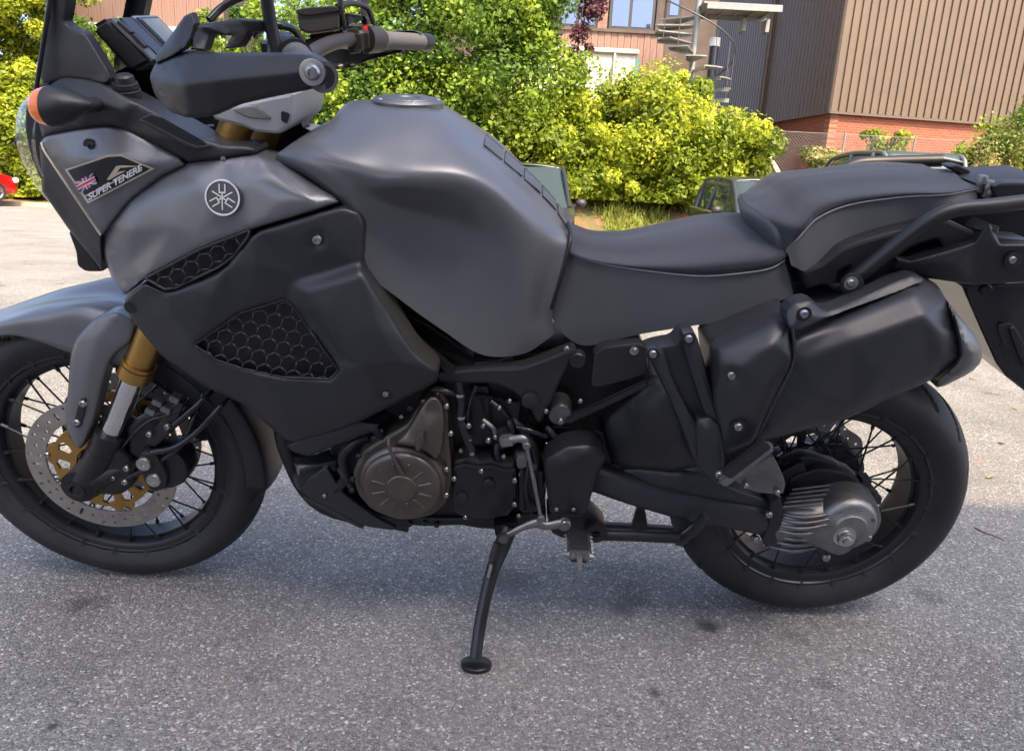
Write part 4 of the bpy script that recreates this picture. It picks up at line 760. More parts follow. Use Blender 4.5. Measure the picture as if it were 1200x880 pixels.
relief('rear_mudguard', [(1126, 335, .10), (1150, 332, .11), (1215, 328, .11), (1225, 400, .10), (1215, 462, .09), (1200, 458, .09), (1178, 441, .09), (1166, 425, .09), (1150, 390, .095)], [(1180, 370, .118), (1190, 420, .11)], GLOSSB, bike, 4, 3, 4, .006, .18, cor=0)
plate('plate_holder', [(1168, 382), (1186, 378), (1200, 400), (1215, 440), (1196, 436), (1180, 420)], .117, .008, PLAST, bike, .002); plate('guard_rib', [(1182, 385), (1190, 383), (1206, 430), (1198, 428)], .122, .008, GLOSSB, bike, .002)
lathe('guard_screw', [(0, -.002), (.008, -.002), (.01, 0), (.01, .01)], DARK, bike, tuple(B(1156, 340, .115)), 20)
bar('tail_light', B(1215, 300, .0), B(1232, 300, .0), .06, .12, RED, .006)
# tank pad of rubber cells on the rear top of the tank
block('tail_core', [(1040, 270), (1090, 250), (1150, 236), (1215, 236), (1215, 300), (1150, 310), (1060, 312)], .075, .15)
rc = random.Random(3)
for k, (x0, y0, x1, y1, v_, r_, m_) in enumerate(((582, 520, 588, 545, .15, .006, DARK), (596, 490, 605, 512, .14, .007, BLKENG), (575, 470, 600, 498, .14, .005, GLOSSB), (620, 540, 622, 600, .17, .004, GLOSSB), (606, 500, 640, 512, .15, .005, GLOSSB), (566, 492, 580, 512, .155, .0045, ALUD), (508, 456, 530, 462, .17, .006, DARK), (428, 498, 448, 512, .16, .008, DARK), (398, 548, 412, 570, .15, .008, DARK), (640, 500, 660, 520, .13, .008, DARK), (642, 560, 650, 600, .17, .005, GLOSSB))):
    tube('engine_pipe', [B(x0, y0, v_), B((x0 + x1) / 2 + rc.uniform(-5, 5), (y0 + y1) / 2 + rc.uniform(-3, 3), v_ + .008), B(x1, y1, v_)], r_, m_, bike, 10, 5)
for q_ in ((470, 488), (496, 470), (512, 462), (585, 478), (597, 470), (610, 556), (608, 604), (545, 606), (590, 535), (640, 482), (446, 505), (680, 470), (566, 499), (580, 512), (540, 528)): bolt(*q_, .165, .0048, bike)
for k in range(6): bar('crankcase_fin', B(612 + 4 * k, 552, .165), B(612 + 4 * k, 588, .165), .004, .012, BLKENG, .001)
plate('coil_cover', [(575, 505), (596, 500), (602, 520), (584, 530)], .15, .03, BLKENG, bike, .004); plate('water_pump', [(600, 530), (632, 526), (640, 560), (634, 600), (608, 604), (606, 560)], .15, .04, DARK, bike, .008)
plate('starter_cover', [(604, 536), (616, 534), (620, 548), (606, 550)], .172, .02, ALUD, bike, .003)
block('seat_joint', [(905, 300), (925, 300), (940, 310), (950, 326), (940, 342), (915, 344), (900, 325)], .08, .16)
FE_ = lpx([(923, 291, .118), (914, 273, .116), (906, 262, .102), (894, 252, .078), (883, 245, .04), (874, 240, 0)]); FE_ = FE_ + [(x, -y, z) for x, y, z in FE_[-2::-1]]
loft('pillion_front', [[(x, y, z + .002) for x, y, z in FE_], [(x - .003, y, z - .012) for x, y, z in FE_], [(x + .01, y, z - .04) for x, y, z in FE_], [(x + .04, y, z - .09) for x, y, z in FE_]], VINYL, bike, 4, 3, sym=False, closeends=False, pixels=False)
# tank pad: rubber cells on the rear crown of the tank
PADM = mat('pad_rubber', (.085, .09, .10), .45, 0, bump=.2, bscale=600)
def tank_pad():
    me = tank.data; V = np.array([v.co[:] for v in me.vertices]); N_ = np.array([v.normal[:] for v in me.vertices])
    k = (V[:, 1] < .06) & (V[:, 1] > -.12) & (N_[:, 2] > .2); V = V[k]; N_ = N_[k]
    def on(x, y, h):
        d = (V[:, 0] - x) ** 2 + (V[:, 1] - y) ** 2; i = np.argpartition(d, 4)[:4]; w = 1 / (d[i] + 1e-6); p = (V[i] * w[:, None]).sum(0) / w.sum(); n = (N_[i] * w[:, None]).sum(0); n /= np.linalg.norm(n); p[0] = x; p[1] = y; return p + n * h
    base = None
    for i, (x0, x1) in enumerate(((.02, .052), (.056, .088), (.092, .122), (.126, .152), (.156, .178))):
        for s in (-1, 1):
            w0, w1 = .062 - .006 * i, .056 - .006 * i; P = []; n = 5
            for h in (.0005, .0028):
                for a in range(n):
                    for b in range(n):
                        x = x0 + (x1 - x0) * a / (n - 1); y = s * (.003 + (w0 + (w1 - w0) * a / (n - 1) - .003) * b / (n - 1)); P.append(on(x, y, h))
            q = n * n; F = [(q + a * n + b, q + a * n + b + 1, q + (a + 1) * n + b + 1, q + (a + 1) * n + b) for a in range(n - 1) for b in range(n - 1)]
            rim = [b for b in range(n)] + [a * n + n - 1 for a in range(1, n)] + [(n - 1) * n + b for b in range(n - 2, -1, -1)] + [a * n for a in range(n - 2, 0, -1)]
            F += [(rim[j], rim[(j + 1) % len(rim)], q + rim[(j + 1) % len(rim)], q + rim[j]) for j in range(len(rim))]
            me2 = pymesh('tank_pad_cell', P, F, 40); bm = bmesh.new(); bm.from_mesh(me2); bmesh.ops.recalc_face_normals(bm, faces=bm.faces); bm.to_mesh(me2); bm.free(); link('tank_pad_cell', me2, PADM, bike)
tank_pad()
# ================================================================== GROUND
def yb(x): return np.interp(x, [-60, -9, -4, 60], [22.4, 22.2, 15.6, 15.6])
def gz(x, y): x = np.asarray(x, float); y = np.asarray(y, float); t = np.clip((y - 2.5) / 3, 0, 1); return -.044 * (np.clip(y, None, 22.5) - 3.25) * np.clip(t * t * (3 - 2 * t), 0, 1) * (y > 2.5)
def gridmesh(name, xs, ys, zf):
    X, Y = np.meshgrid(xs, ys); Z = zf(X, Y); nx, ny = len(xs), len(ys); V = np.c_[X.ravel(), Y.ravel(), Z.ravel()]
    F = [(j * nx + i, j * nx + i + 1, (j + 1) * nx + i + 1, (j + 1) * nx + i) for j in range(ny - 1) for i in range(nx - 1)]; return pymesh(name, V, F, 0)
def asphalt():
    m = bpy.data.materials.new('asphalt'); m.use_nodes = True; N = m.node_tree.nodes; L = m.node_tree.links; b = N['Principled BSDF']; tc = N.new('ShaderNodeTexCoord')
    def noise(sc, det=4, rg=.6): n = N.new('ShaderNodeTexNoise'); n.inputs['Scale'].default_value = sc; n.inputs['Detail'].default_value = det; n.inputs['Roughness'].default_value = rg; L.new(tc.outputs['Object'], n.inputs['Vector']); return n.outputs[0]
    def ramp(src, stops):
        r = N.new('ShaderNodeValToRGB'); e = r.color_ramp.elements
        while len(e) < len(stops): e.new(.5)
        for k, (p, c) in enumerate(stops): e[k].position = p; e[k].color = (*c, 1) if not isinstance(c, float) else (c, c, c, 1)
        L.new(src, r.inputs[0]); return r.outputs[0]
    def mix(f, a, c, mode='MIX'):
        x = N.new('ShaderNodeMix'); x.data_type = 'RGBA'; x.blend_type = mode
        for i, s in ((0, f), (6, a), (7, c)):
            if hasattr(s, 'links') or isinstance(s, bpy.types.NodeSocket): L.new(s, x.inputs[i])
            else: x.inputs[i].default_value = s if i == 0 else (*s, 1)
        return x.outputs[2]
    vo = N.new('ShaderNodeTexVoronoi'); vo.inputs['Scale'].default_value = 205; L.new(tc.outputs['Object'], vo.inputs['Vector'])
    vs = N.new('ShaderNodeTexVoronoi'); vs.inputs['Scale'].default_value = 520; L.new(tc.outputs['Object'], vs.inputs['Vector'])
    sx = N.new('ShaderNodeSeparateColor'); L.new(vo.outputs['Color'], sx.inputs[0]); s2 = N.new('ShaderNodeSeparateColor'); L.new(vs.outputs['Color'], s2.inputs[0])
    stone = ramp(sx.outputs[0], [(0, (.12, .118, .116)), (.3, (.19, .187, .182)), (.6, (.245, .24, .233)), (.82, (.31, .303, .292)), (.92, (.46, .452, .44)), (1, (.66, .65, .63))])
    fine = ramp(s2.outputs[0], [(0, (.11, .108, .106)), (.5, (.20, .196, .19)), (.85, (.27, .264, .254)), (1, (.52, .51, .49))])
    big = mix(ramp(noise(110, 2), [(.45, 0.), (.6, 1.)]), stone, fine)
    patch = ramp(noise(1.7, 6, .65), [(.28, (.78, .77, .745)), (.5, (1.04, 1.03, 1.0)), (.72, (1.30, 1.28, 1.23))]); c = mix(1.0, big, patch, 'MULTIPLY')
    c = mix(ramp(noise(.9, 5, .7), [(.55, 0.), (.75, .55)]), c, (.20, .19, .17)); c = mix(ramp(noise(3.7, 3, .5), [(.66, 0.), (.72, .45)]), c, (.075, .07, .068)); c = mix(ramp(noise(6.3, 2, .5), [(.69, 0.), (.74, .25)]), c, (.32, .19, .13))
    wv = N.new('ShaderNodeTexVoronoi'); wv.feature = 'DISTANCE_TO_EDGE'; wv.inputs['Scale'].default_value = 1.15; wa = N.new('ShaderNodeVectorMath'); wa.operation = 'MULTIPLY_ADD'; nz = N.new('ShaderNodeTexNoise'); nz.inputs['Scale'].default_value = 3.2; nz.inputs['Detail'].default_value = 7; L.new(tc.outputs['Object'], nz.inputs['Vector']); L.new(nz.outputs['Color'], wa.inputs[0]); wa.inputs[1].default_value = (.55, .55, 0); L.new(tc.outputs['Object'], wa.inputs[2]); L.new(wa.outputs[0], wv.inputs['Vector'])
    ck = N.new('ShaderNodeMapRange'); L.new(wv.outputs['Distance'], ck.inputs[0]); ck.inputs[1].default_value = .0; ck.inputs[2].default_value = .004; ck.inputs[3].default_value = .3; ck.inputs[4].default_value = 0
    cm = N.new('ShaderNodeMath'); cm.operation = 'MULTIPLY'; L.new(ck.outputs[0], cm.inputs[0]); L.new(ramp(noise(.8, 3), [(.60, 0.), (.68, 1.)]), cm.inputs[1]); c = mix(cm.outputs[0], c, (.06, .057, .053))
    # oil drips and dark spots, each with its own place
    geo = N.new('ShaderNodeVectorMath'); geo.operation = 'ADD'; L.new(tc.outputs['Object'], geo.inputs[0])
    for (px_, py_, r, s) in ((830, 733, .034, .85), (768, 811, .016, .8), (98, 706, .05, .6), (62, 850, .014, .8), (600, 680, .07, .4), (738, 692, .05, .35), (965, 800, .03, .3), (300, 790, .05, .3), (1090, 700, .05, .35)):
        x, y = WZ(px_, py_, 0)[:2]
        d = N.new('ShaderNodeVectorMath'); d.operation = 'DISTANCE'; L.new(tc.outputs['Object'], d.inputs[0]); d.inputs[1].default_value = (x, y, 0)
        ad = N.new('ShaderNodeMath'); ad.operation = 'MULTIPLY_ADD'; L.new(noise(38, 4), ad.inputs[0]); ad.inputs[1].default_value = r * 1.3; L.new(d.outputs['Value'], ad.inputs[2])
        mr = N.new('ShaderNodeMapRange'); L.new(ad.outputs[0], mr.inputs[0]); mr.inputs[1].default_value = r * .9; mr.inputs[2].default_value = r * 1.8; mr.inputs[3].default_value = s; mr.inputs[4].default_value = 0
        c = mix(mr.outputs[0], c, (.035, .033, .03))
    L.new(c, b.inputs['Base Color']); b.inputs['Roughness'].default_value = .88; b.inputs['Specular IOR Level'].default_value = .3
    bp = N.new('ShaderNodeBump'); bp.inputs['Strength'].default_value = .9; bp.inputs['Distance'].default_value = .005
    ma = N.new('ShaderNodeMath'); ma.operation = 'MULTIPLY_ADD'; L.new(vo.outputs['Distance'], ma.inputs[0]); ma.inputs[1].default_value = -1.2; L.new(noise(260, 3), ma.inputs[2]); L.new(ma.outputs[0], bp.inputs['Height']); L.new(bp.outputs[0], b.inputs['Normal']); return m
xs = np.r_[np.linspace(-400, -40, 8), np.linspace(-36, 36, 49), np.linspace(40, 400, 8)]; ys = np.r_[np.linspace(-300, -12, 6), np.linspace(-9, 24, 34), np.linspace(28, 600, 10)]
tag(link('asphalt_ground', gridmesh('asphalt_ground', xs, ys, gz), asphalt()), None, None, kind='structure')
def vz(X, Y):
    d = Y - yb(X); t = np.clip(d / 3.0, 0, 1); rise = np.interp(X, [-60, -9, -3, 60], [.25, .25, .95, .95]); base = gz(X, yb(X))
    return base + .11 + rise * t * t * (3 - 2 * t) + .05 * np.sin(X * 2.1) * np.sin(Y * 1.7) * np.clip(d, 0, 1)
SOIL = mat('verge_soil', (.20, .10, .055), .95, var=.5, vscale=2.2, bump=.8, bscale=14, bdist=.05, col2=(.085, .10, .028))
V = []; vx = np.linspace(-60, 45, 211); F = []
offs = np.r_[0.0, .3, .6, 1, 1.5, 2, 2.6, 3.4, 5, 8, 14, 30, 60]
for o_ in offs: V += list(np.c_[vx, yb(vx) + o_, vz(vx, yb(vx) + o_)])
n = len(vx); F = [(j * n + i, j * n + i + 1, (j + 1) * n + i + 1, (j + 1) * n + i) for j in range(len(offs) - 1) for i in range(n - 1)]
tag(link('verge', pymesh('verge', V, F, 0), SOIL), None, None, kind='structure')
KERB = mat('kerb_concrete', (.42, .36, .27), .9, var=.2, vscale=6, bump=.4, bscale=60)
kp = np.array([(-60, 22.4), (-9, 22.2), (-4, 15.6), (45, 15.6)]); kerb = None; kr = bpy.data.objects.new('kerb', None); COL.objects.link(kr); kr['kind'] = 'structure'
bm = bmesh.new(); bmesh.ops.create_cube(bm, size=1); bmesh.ops.bevel(bm, geom=bm.edges[:], offset=.02, segments=2, affect='EDGES'); KM = bmmesh('kerb_stone', bm); KM.materials.append(KERB)
for a, b in zip(kp[:-1], kp[1:]):
    l = np.linalg.norm(b - a); n = int(l / .92); d = (b - a) / l
    for k in range(n):
        c = a + d * (k + .5) * .92
        if not (-24 < c[0] < 12): continue
        o = link('kerb_stone', KM, None, kr); o.location = (c[0], c[1], float(gz(c[0], c[1])) + .04); o.scale = (.905, .16, .2); o.rotation_euler = (0, 0, math.atan2(d[1], d[0]))
# ================================================================== PLANTS
def leafmat(name, c1, c2, c3):
    m = bpy.data.materials.new(name); m.use_nodes = True; N = m.node_tree.nodes; L = m.node_tree.links; b = N['Principled BSDF']
    at = N.new('ShaderNodeAttribute'); at.attribute_name = 'tone'; r = N.new('ShaderNodeValToRGB'); e = r.color_ramp.elements; e.new(.5)
    for k, (p, c) in enumerate(((0, c1), (.5, c2), (1, c3))): e[k].position = p; e[k].color = (*c, 1)
    L.new(at.outputs['Fac'], r.inputs[0]); L.new(r.outputs[0], b.inputs['Base Color']); b.inputs['Roughness'].default_value = .5; b.inputs['Specular IOR Level'].default_value = .35
    t = N.new('ShaderNodeBsdfTranslucent'); L.new(r.outputs[0], t.inputs[0]); mx = N.new('ShaderNodeMixShader'); mx.inputs[0].default_value = .42; L.new(b.outputs[0], mx.inputs[1]); L.new(t.outputs[0], mx.inputs[2]); L.new(mx.outputs[0], N['Material Output'].inputs[0]); return m
LEAF1 = leafmat('leaf_yellow_green', (.10, .15, .010), (.25, .32, .018), (.46, .48, .035)); LEAF2 = leafmat('leaf_mid_green', (.05, .11, .012), (.13, .22, .02), (.27, .36, .03))
LEAF3 = leafmat('leaf_purple', (.035, .012, .02), (.075, .022, .035), (.13, .05, .05)); LEAF4 = leafmat('leaf_dry_green', (.09, .12, .03), (.22, .24, .06), (.40, .36, .14)); GRASS = leafmat('grass_blades', (.10, .14, .02), (.26, .30, .05), (.46, .44, .12))
BARK = mat('bark', (.10, .075, .055), .9, bump=.8, bscale=30, bdist=.01, var=.3, vscale=12)
def leaves(centres, spread, n, size, outw, rg, flat=.9):
    k = rg.integers(0, len(centres), n); c = np.array([q[:3] for q in centres])[k]; sp = np.array([q[3] for q in centres])[k] * spread
    d = rg.normal(size=(n, 3)); d /= np.linalg.norm(d, axis=1)[:, None]; rr = rg.random(n) ** .45; P = c + d * (sp * rr)[:, None] * np.array([1, 1, flat])
    nrm = d * .7 + rg.normal(size=(n, 3)) * .55 + np.array([0, -.25, .45]); nrm /= np.linalg.norm(nrm, axis=1)[:, None]
    t = np.cross(nrm, rg.normal(size=(n, 3))); t /= np.linalg.norm(t, axis=1)[:, None]; bt = np.cross(nrm, t); s = (size * (.45 + 1.15 * rg.random(n) ** 1.5))[:, None]
    V = np.stack([P - t * s * .5, P + bt * s * .30 + nrm * s * .06, P + t * s * .55 - nrm * s * .05, P - bt * s * .30 + nrm * s * .06], 1).reshape(-1, 3)
    ct = np.array([q[4] for q in centres])[k]; tone = np.clip(ct + rg.normal(size=n) * .18 , 0, 1); return V, tone
def leaf_obj(name, V, tone, m, parent):
    n = len(V) // 4; me = bpy.data.meshes.new(name); me.vertices.add(n * 4); me.vertices.foreach_set('co', V.astype('f').ravel()); me.loops.add(n * 4); me.loops.foreach_set('vertex_index', np.arange(n * 4, dtype='i'))
    me.polygons.add(n); me.polygons.foreach_set('loop_start', np.arange(0, n * 4, 4, dtype='i')); me.update(calc_edges=True); a = me.attributes.new('tone', 'FLOAT', 'POINT'); a.data.foreach_set('value', np.repeat(tone, 4).astype('f')); me.validate(); return link(name, me, m, parent)
def plant(name, label, cat, base, blobs, nl, size, m, seed, group=None, trunk=.06, ntr=5, part='crown', dens=1.0, clump=.42):
    """base: ground point; blobs: (dx,dy,dz,rx,ry,rz) ellipsoids that the crown fills with uneven clumps"""
    rg = np.random.default_rng(seed); root = bpy.data.objects.new(name, None); COL.objects.link(root); root.location = base; tag(root, label, cat, group); C = []
    vol = np.array([b[3] * b[4] * b[5] for b in blobs]) ** .67; vol /= vol.sum(); nc = max(14, int(nl / 330))
    for _ in range(nc):
        b = blobs[rg.choice(len(blobs), p=vol)]; d = rg.normal(size=3); d /= np.linalg.norm(d); r = rg.uniform(.35, 1.02) ** .5 if rg.random() < .8 else rg.uniform(1.0, 1.14)
        C.append((b[0] + d[0] * b[3] * r, b[1] + d[1] * b[4] * r, max(.05, b[2] + d[2] * b[5] * r), min(b[3:6]) * clump * rg.uniform(.55, 1.25), rg.uniform(.02, .95)))
    V, tone = leaves(C, 1, nl, size, None, rg); V[:, 2] = np.maximum(V[:, 2], .0); leaf_obj(part, V, tone, m, root)
    P = []; top = max(b[2] + b[5] * .5 for b in blobs); bx = np.mean([b[0] for b in blobs])
    P.append(tube_vf(catmull([(bx, 0, -.15), (bx + .06, .02, top * .3), (bx - .04, 0, top * .6), (bx + .05, 0, top)], 5), [trunk, trunk * .8, trunk * .5, trunk * .15], 8))
    for k in range(ntr):
        c = C[rg.integers(len(C))]; z0 = min(c[2] * .5, top * .4) * rg.uniform(.3, 1); P.append(tube_vf(catmull([(bx, 0, z0), (bx * .5 + c[0] * .5, c[1] * .5, (z0 + c[2]) * .5 + .1), c[:3]], 5), [trunk * .5, trunk * .3, trunk * .08], 6))
    Vt, Ft = join_vf(P); link('trunk' if cat == 'tree' else 'stems', pymesh('trunk', Vt, Ft, 60), BARK, root); return root
def at(pxx, Y): p = WY(pxx, 240, Y); x = p[0]; return np.array([x, Y, float(vz(np.array([x]), np.array([Y]))[0]) - .05])
def blob(base, pxx, pyy, Y, wpx, hpx, dep): c = WY(pxx, pyy, Y) - base; k = (Y - CAM[1]) / ray(pxx, pyy)[1] / FPX; return (c[0], c[1], c[2], wpx * k, dep, hpx * k)
# the broad rounded bush
b0 = at(745, 18.2); plant('bush', 'broad rounded yellow-green bush with arching shoots on the verge below the spiral stairs', 'bush', b0, [blob(b0, 745, 168, 18.2, 92, 76, 1.5), blob(b0, 800, 180, 18.0, 82, 62, 1.3), blob(b0, 700, 195, 17.8, 75, 52, 1.2), blob(b0, 770, 120, 18.4, 58, 34, 1.0), blob(b0, 845, 200, 17.8, 46, 40, .9), blob(b0, 770, 215, 17.5, 90, 32, 1.0)], 95000, .105, LEAF1, 11, trunk=.07)
b0 = at(620, 17.6); plant('bush', 'dense leafy green bush between the tall shrub and the broad bush', 'bush', b0, [blob(b0, 632, 190, 17.6, 60, 62, 1.1), blob(b0, 600, 160, 17.8, 55, 55, 1.1), blob(b0, 655, 150, 18.3, 45, 45, 1.0), blob(b0, 640, 225, 17.4, 48, 26, .8)], 48000, .11, LEAF1, 12)
b0 = at(520, 17.8); plant('tree', 'tall spreading green tree behind the handlebar and tank', 'tree', b0, [blob(b0, 520, 40, 17.8, 130, 75, 1.8), blob(b0, 580, 90, 17.6, 95, 85, 1.5), blob(b0, 460, 110, 17.5, 110, 80, 1.5), blob(b0, 400, 70, 17.8, 80, 80, 1.4), blob(b0, 610, 20, 17.8, 58, 55, 1.2), blob(b0, 520, -50, 18, 130, 60, 1.6), blob(b0, 470, 190, 17.2, 120, 60, 1.2)], 130000, .105, LEAF2, 13, trunk=.16, ntr=9)
b0 = at(330, 19.5); plant('bush', 'green hedge bush growing behind the front fork and dashboard', 'bush', b0, [blob(b0, 330, 120, 19.5, 90, 90, 1.5), blob(b0, 260, 70, 19.5, 45, 50, 1.2), blob(b0, 300, 220, 19, 90, 50, 1.2)], 30000, .12, LEAF2, 14)
b0 = at(20, 24.2); plant('hedge', 'tall sunlit yellow-green hedge behind the red car', 'hedge', b0, [blob(b0, 20, 60, 24.2, 75, 80, 1.2), blob(b0, 0, -30, 24.4, 90, 70, 1.2), blob(b0, 10, 150, 24, 85, 80, 1.2), blob(b0, -70, 90, 24.2, 75, 150, 1.2), blob(b0, 35, 215, 23.6, 55, 42, .8)], 105000, .135, LEAF1, 15, ntr=8)
b0 = at(110, 24.4); plant('hedge', 'loose green hedge beside the timber clad wall', 'hedge', b0, [blob(b0, 110, 110, 24.4, 70, 75, 1.1), blob(b0, 180, 140, 24.2, 80, 90, 1.1), blob(b0, 90, 210, 24, 60, 45, .9)], 30000, .12, LEAF2, 16, ntr=8)
b0 = at(690, 20.5); plant('tree', 'slender purple-leaved tree beside the house window', 'tree', b0, [blob(b0, 672, 20, 20.5, 20, 34, .5), blob(b0, 690, 5, 20.5, 16, 18, .4), blob(b0, 668, 62, 20.5, 18, 20, .4), blob(b0, 690, 42, 20.5, 10, 14, .3)], 2600, .11, LEAF3, 17, trunk=.04, clump=.8)
b0 = at(885, 17.0); plant('shrub', 'small bright leafy shrub beside the leaning timber prop', 'shrub', b0, [blob(b0, 880, 180, 17, 22, 30, .5), blob(b0, 893, 172, 17, 13, 20, .4)], 5200, .10, LEAF1, 18, trunk=.03, clump=.7)
b0 = at(865, 19.0); plant('shrub', 'straggly dry shrub below the dark cladding', 'shrub', b0, [blob(b0, 868, 160, 19, 30, 14, .6), blob(b0, 850, 140, 19, 22, 12, .5)], 2200, .09, LEAF4, 23, trunk=.03, clump=.9)
b0 = at(1042, 19.6); plant('shrub', 'small bright shrub against the brick wall', 'shrub', b0, [blob(b0, 1044, 168, 19.6, 19, 13, .4), blob(b0, 1020, 157, 19.6, 11, 5, .3)], 1700, .12, LEAF1, 19, trunk=.02, clump=.9)
b0 = at(965, 18.6); plant('weeds', 'low dry weeds along the wire fence', 'weeds', b0, [blob(b0, 955, 185, 18.6, 14, 12, .4), blob(b0, 985, 188, 18.6, 26, 9, .4)], 1800, .10, LEAF4, 20, trunk=.015, clump=.9)
b0 = at(1185, 16.8); plant('shrub', 'scrambling green and brown shrub over the wire fence end', 'shrub', b0, [blob(b0, 1192, 165, 16.8, 38, 30, .8), blob(b0, 1160, 185, 16.8, 34, 20, .6), blob(b0, 1235, 150, 16.8, 50, 50, .8)], 9000, .085, LEAF2, 21, trunk=.04, ntr=16, clump=.8)
b0 = at(1165, 16.4); plant('brambles', 'tangled dry brambles in front of the fence end', 'brambles', b0, [blob(b0, 1170, 180, 16.4, 36, 24, .5)], 2200, .07, LEAF4, 22, trunk=.02, ntr=26, clump=.9)
# grass on the verge
rg = np.random.default_rng(5); n = 16000; gx_ = rg.uniform(-3.5, 9, n); dd = rg.random(n) ** 1.3 * 4.2; gy_ = yb(gx_) + .1 + dd; den = np.sin(gx_ * 2.3 + 1) + np.sin(gx_ * 5.1 + gy_ * 2) * .7 + np.sin(gy_ * 3.3) * .4; k = den > -.55 + .25 * rg.normal(size=n); gx_, gy_ = gx_[k], gy_[k]; n = len(gx_); z0 = vz(gx_, gy_)
hh = rg.uniform(.05, .2, n) * (1 + .5 * (den[k] > .6)); a = rg.uniform(0, 6.28, n); w = rg.uniform(.012, .03, n) * 1.4; lx, ly = rg.normal(size=n) * .06, rg.normal(size=n) * .06
Vg = np.stack([np.c_[gx_ - w * np.cos(a), gy_ - w * np.sin(a), z0], np.c_[gx_ + w * np.cos(a), gy_ + w * np.sin(a), z0], np.c_[gx_ + lx + w * .3 * np.cos(a), gy_ + ly + w * .3 * np.sin(a), z0 + hh], np.c_[gx_ + lx - w * .3 * np.cos(a), gy_ + ly - w * .3 * np.sin(a), z0 + hh]], 1).reshape(-1, 3)
tag(leaf_obj('verge_grass', Vg, np.clip(rg.normal(.5, .22, n), 0, 1), GRASS, None), 'patchy rough grass and weeds on the verge', 'grass', kind='stuff')
# fallen bits on the asphalt
DRYL = mat('dry_leaf', (.34, .20, .06), .7, var=.4, vscale=60); rl = random.Random(9)
for k, (x_, y_) in enumerate(((1140, 445), (1172, 520), (30, 300), (1085, 470), (1160, 560), (1190, 480))):
    p_ = WZ(x_, y_, 0); p_[2] = float(gz(p_[0], p_[1])); s_ = rl.uniform(.012, .02); P = [(-s_, 0, .001), (-.2 * s_, .5 * s_, .004), (.8 * s_, .35 * s_, .007), (1.3 * s_, 0, .004), (.8 * s_, -.35 * s_, .008), (-.2 * s_, -.5 * s_, .006), (.3 * s_, 0, .002)]
    o = link('fallen_leaf', pymesh('fallen_leaf', P, [(0, 6, 1), (1, 6, 2), (2, 6, 3), (3, 6, 4), (4, 6, 5), (5, 6, 0)], 0), DRYL); o.location = p_; o.rotation_euler = (0, 0, rl.uniform(0, 6)); tag(o, 'small dry brown leaf fallen on the asphalt', 'leaf', 'fallen leaves on the asphalt')
tw = [WZ(x_, y_, .003) for x_, y_ in ((1142, 618), (1154, 624), (1166, 628), (1178, 634))]; tag(link('twig', pymesh('twig', *tube_vf(catmull(tw, 4), [.002, .0015, .001], 6), 50), BARK), 'thin dark twig lying on the asphalt behind the rear wheel', 'twig')
# ================================================================== BUILDINGS
def box(name, lo, hi, m, parent=None, bev=0):
    bm = bmesh.new(); lo = np.array(lo, float); hi = np.array(hi, float); bm_box(bm, (lo + hi) / 2, hi - lo)
    if bev: bmesh.ops.bevel(bm, geom=bm.edges[:], offset=bev, segments=2, affect='EDGES')
    return link(name, bmmesh(name, bm, 30), m, parent)
CLAD = mat('brown_cladding', (.118, .083, .056), .5, .1, var=.06, vscale=1.5); CLADT = mat('cladding_trim', (.115, .085, .062), .5, .1)
def brickmat():
    m = bpy.data.materials.new('red_brick'); m.use_nodes = True; N = m.node_tree.nodes; L = m.node_tree.links; b = N['Principled BSDF']; tc = N.new('ShaderNodeTexCoord'); br = N.new('ShaderNodeTexBrick'); br.inputs['Scale'].default_value = 1; br.inputs['Brick Width'].default_value = .225; br.inputs['Row Height'].default_value = .075; br.inputs['Mortar Size'].default_value = .008
    br.inputs['Color1'].default_value = (.23, .060, .030, 1); br.inputs['Color2'].default_value = (.29, .082, .042, 1); br.inputs['Mortar'].default_value = (.26, .15, .10, 1); L.new(tc.outputs['UV'], br.inputs['Vector']); L.new(br.outputs[0], b.inputs['Base Color']); b.inputs['Roughness'].default_value = .9
    bp = N.new('ShaderNodeBump'); bp.inputs['Distance'].default_value = .01; bp.inputs['Strength'].default_value = .6; bp.invert = True; L.new(br.outputs['Fac'], bp.inputs['Height']); L.new(bp.outputs[0], b.inputs['Normal']); return m
BRICK = brickmat()
hall = bpy.data.objects.new('clad_building', None); COL.objects.link(hall); tag(hall, 'large brown corrugated metal clad building on a red brick base', 'building')
K0 = WY(972, 131, 22.0); dl = ray(560, 201); dl = np.array([dl[0], dl[1], 0]); dl /= np.linalg.norm(dl); dr = np.array([math.sin(RAD(78)), math.cos(RAD(78)), 0]); zc = K0[2]
hall.location = (K0[0], K0[1], 0)
def nrm2(d, s): n_ = np.array([d[1], -d[0], 0]) * s; return n_
def cladding(d, nout, length, z0, z1, pitch, flip):
    """corrugated sheet: proud flats divided by narrow grooves"""
    P = []; x = 0
    while x < length: P += [(x, .0), (x + pitch * .05, .05), (x + pitch * .72, .05), (x + pitch * .77, .0), (x + pitch * .99, .0)]; x += pitch
    V = []
    for z in (z0, z1): V += [np.array([0, 0, z]) + d * a + nout * h for a, h in P]
    n = len(P); F = [(i, i + 1, n + i + 1, n + i) for i in range(n - 1)]
    return link('cladding_sheet', pymesh('cladding_sheet', V, [f[::-1] for f in F] if flip else F, 20), CLAD, hall)
nl_ = np.array([-dl[1], dl[0], 0]); nl_ = nl_ if nl_[0] < 0 else -nl_; nr_ = np.array([dr[1], -dr[0], 0]); nr_ = nr_ if nr_[1] < 0 else -nr_
cladding(dl, nl_, 16, zc, zc + 9, .27, False); cladding(dr, nr_, 16, zc, zc + 9, .27, False)
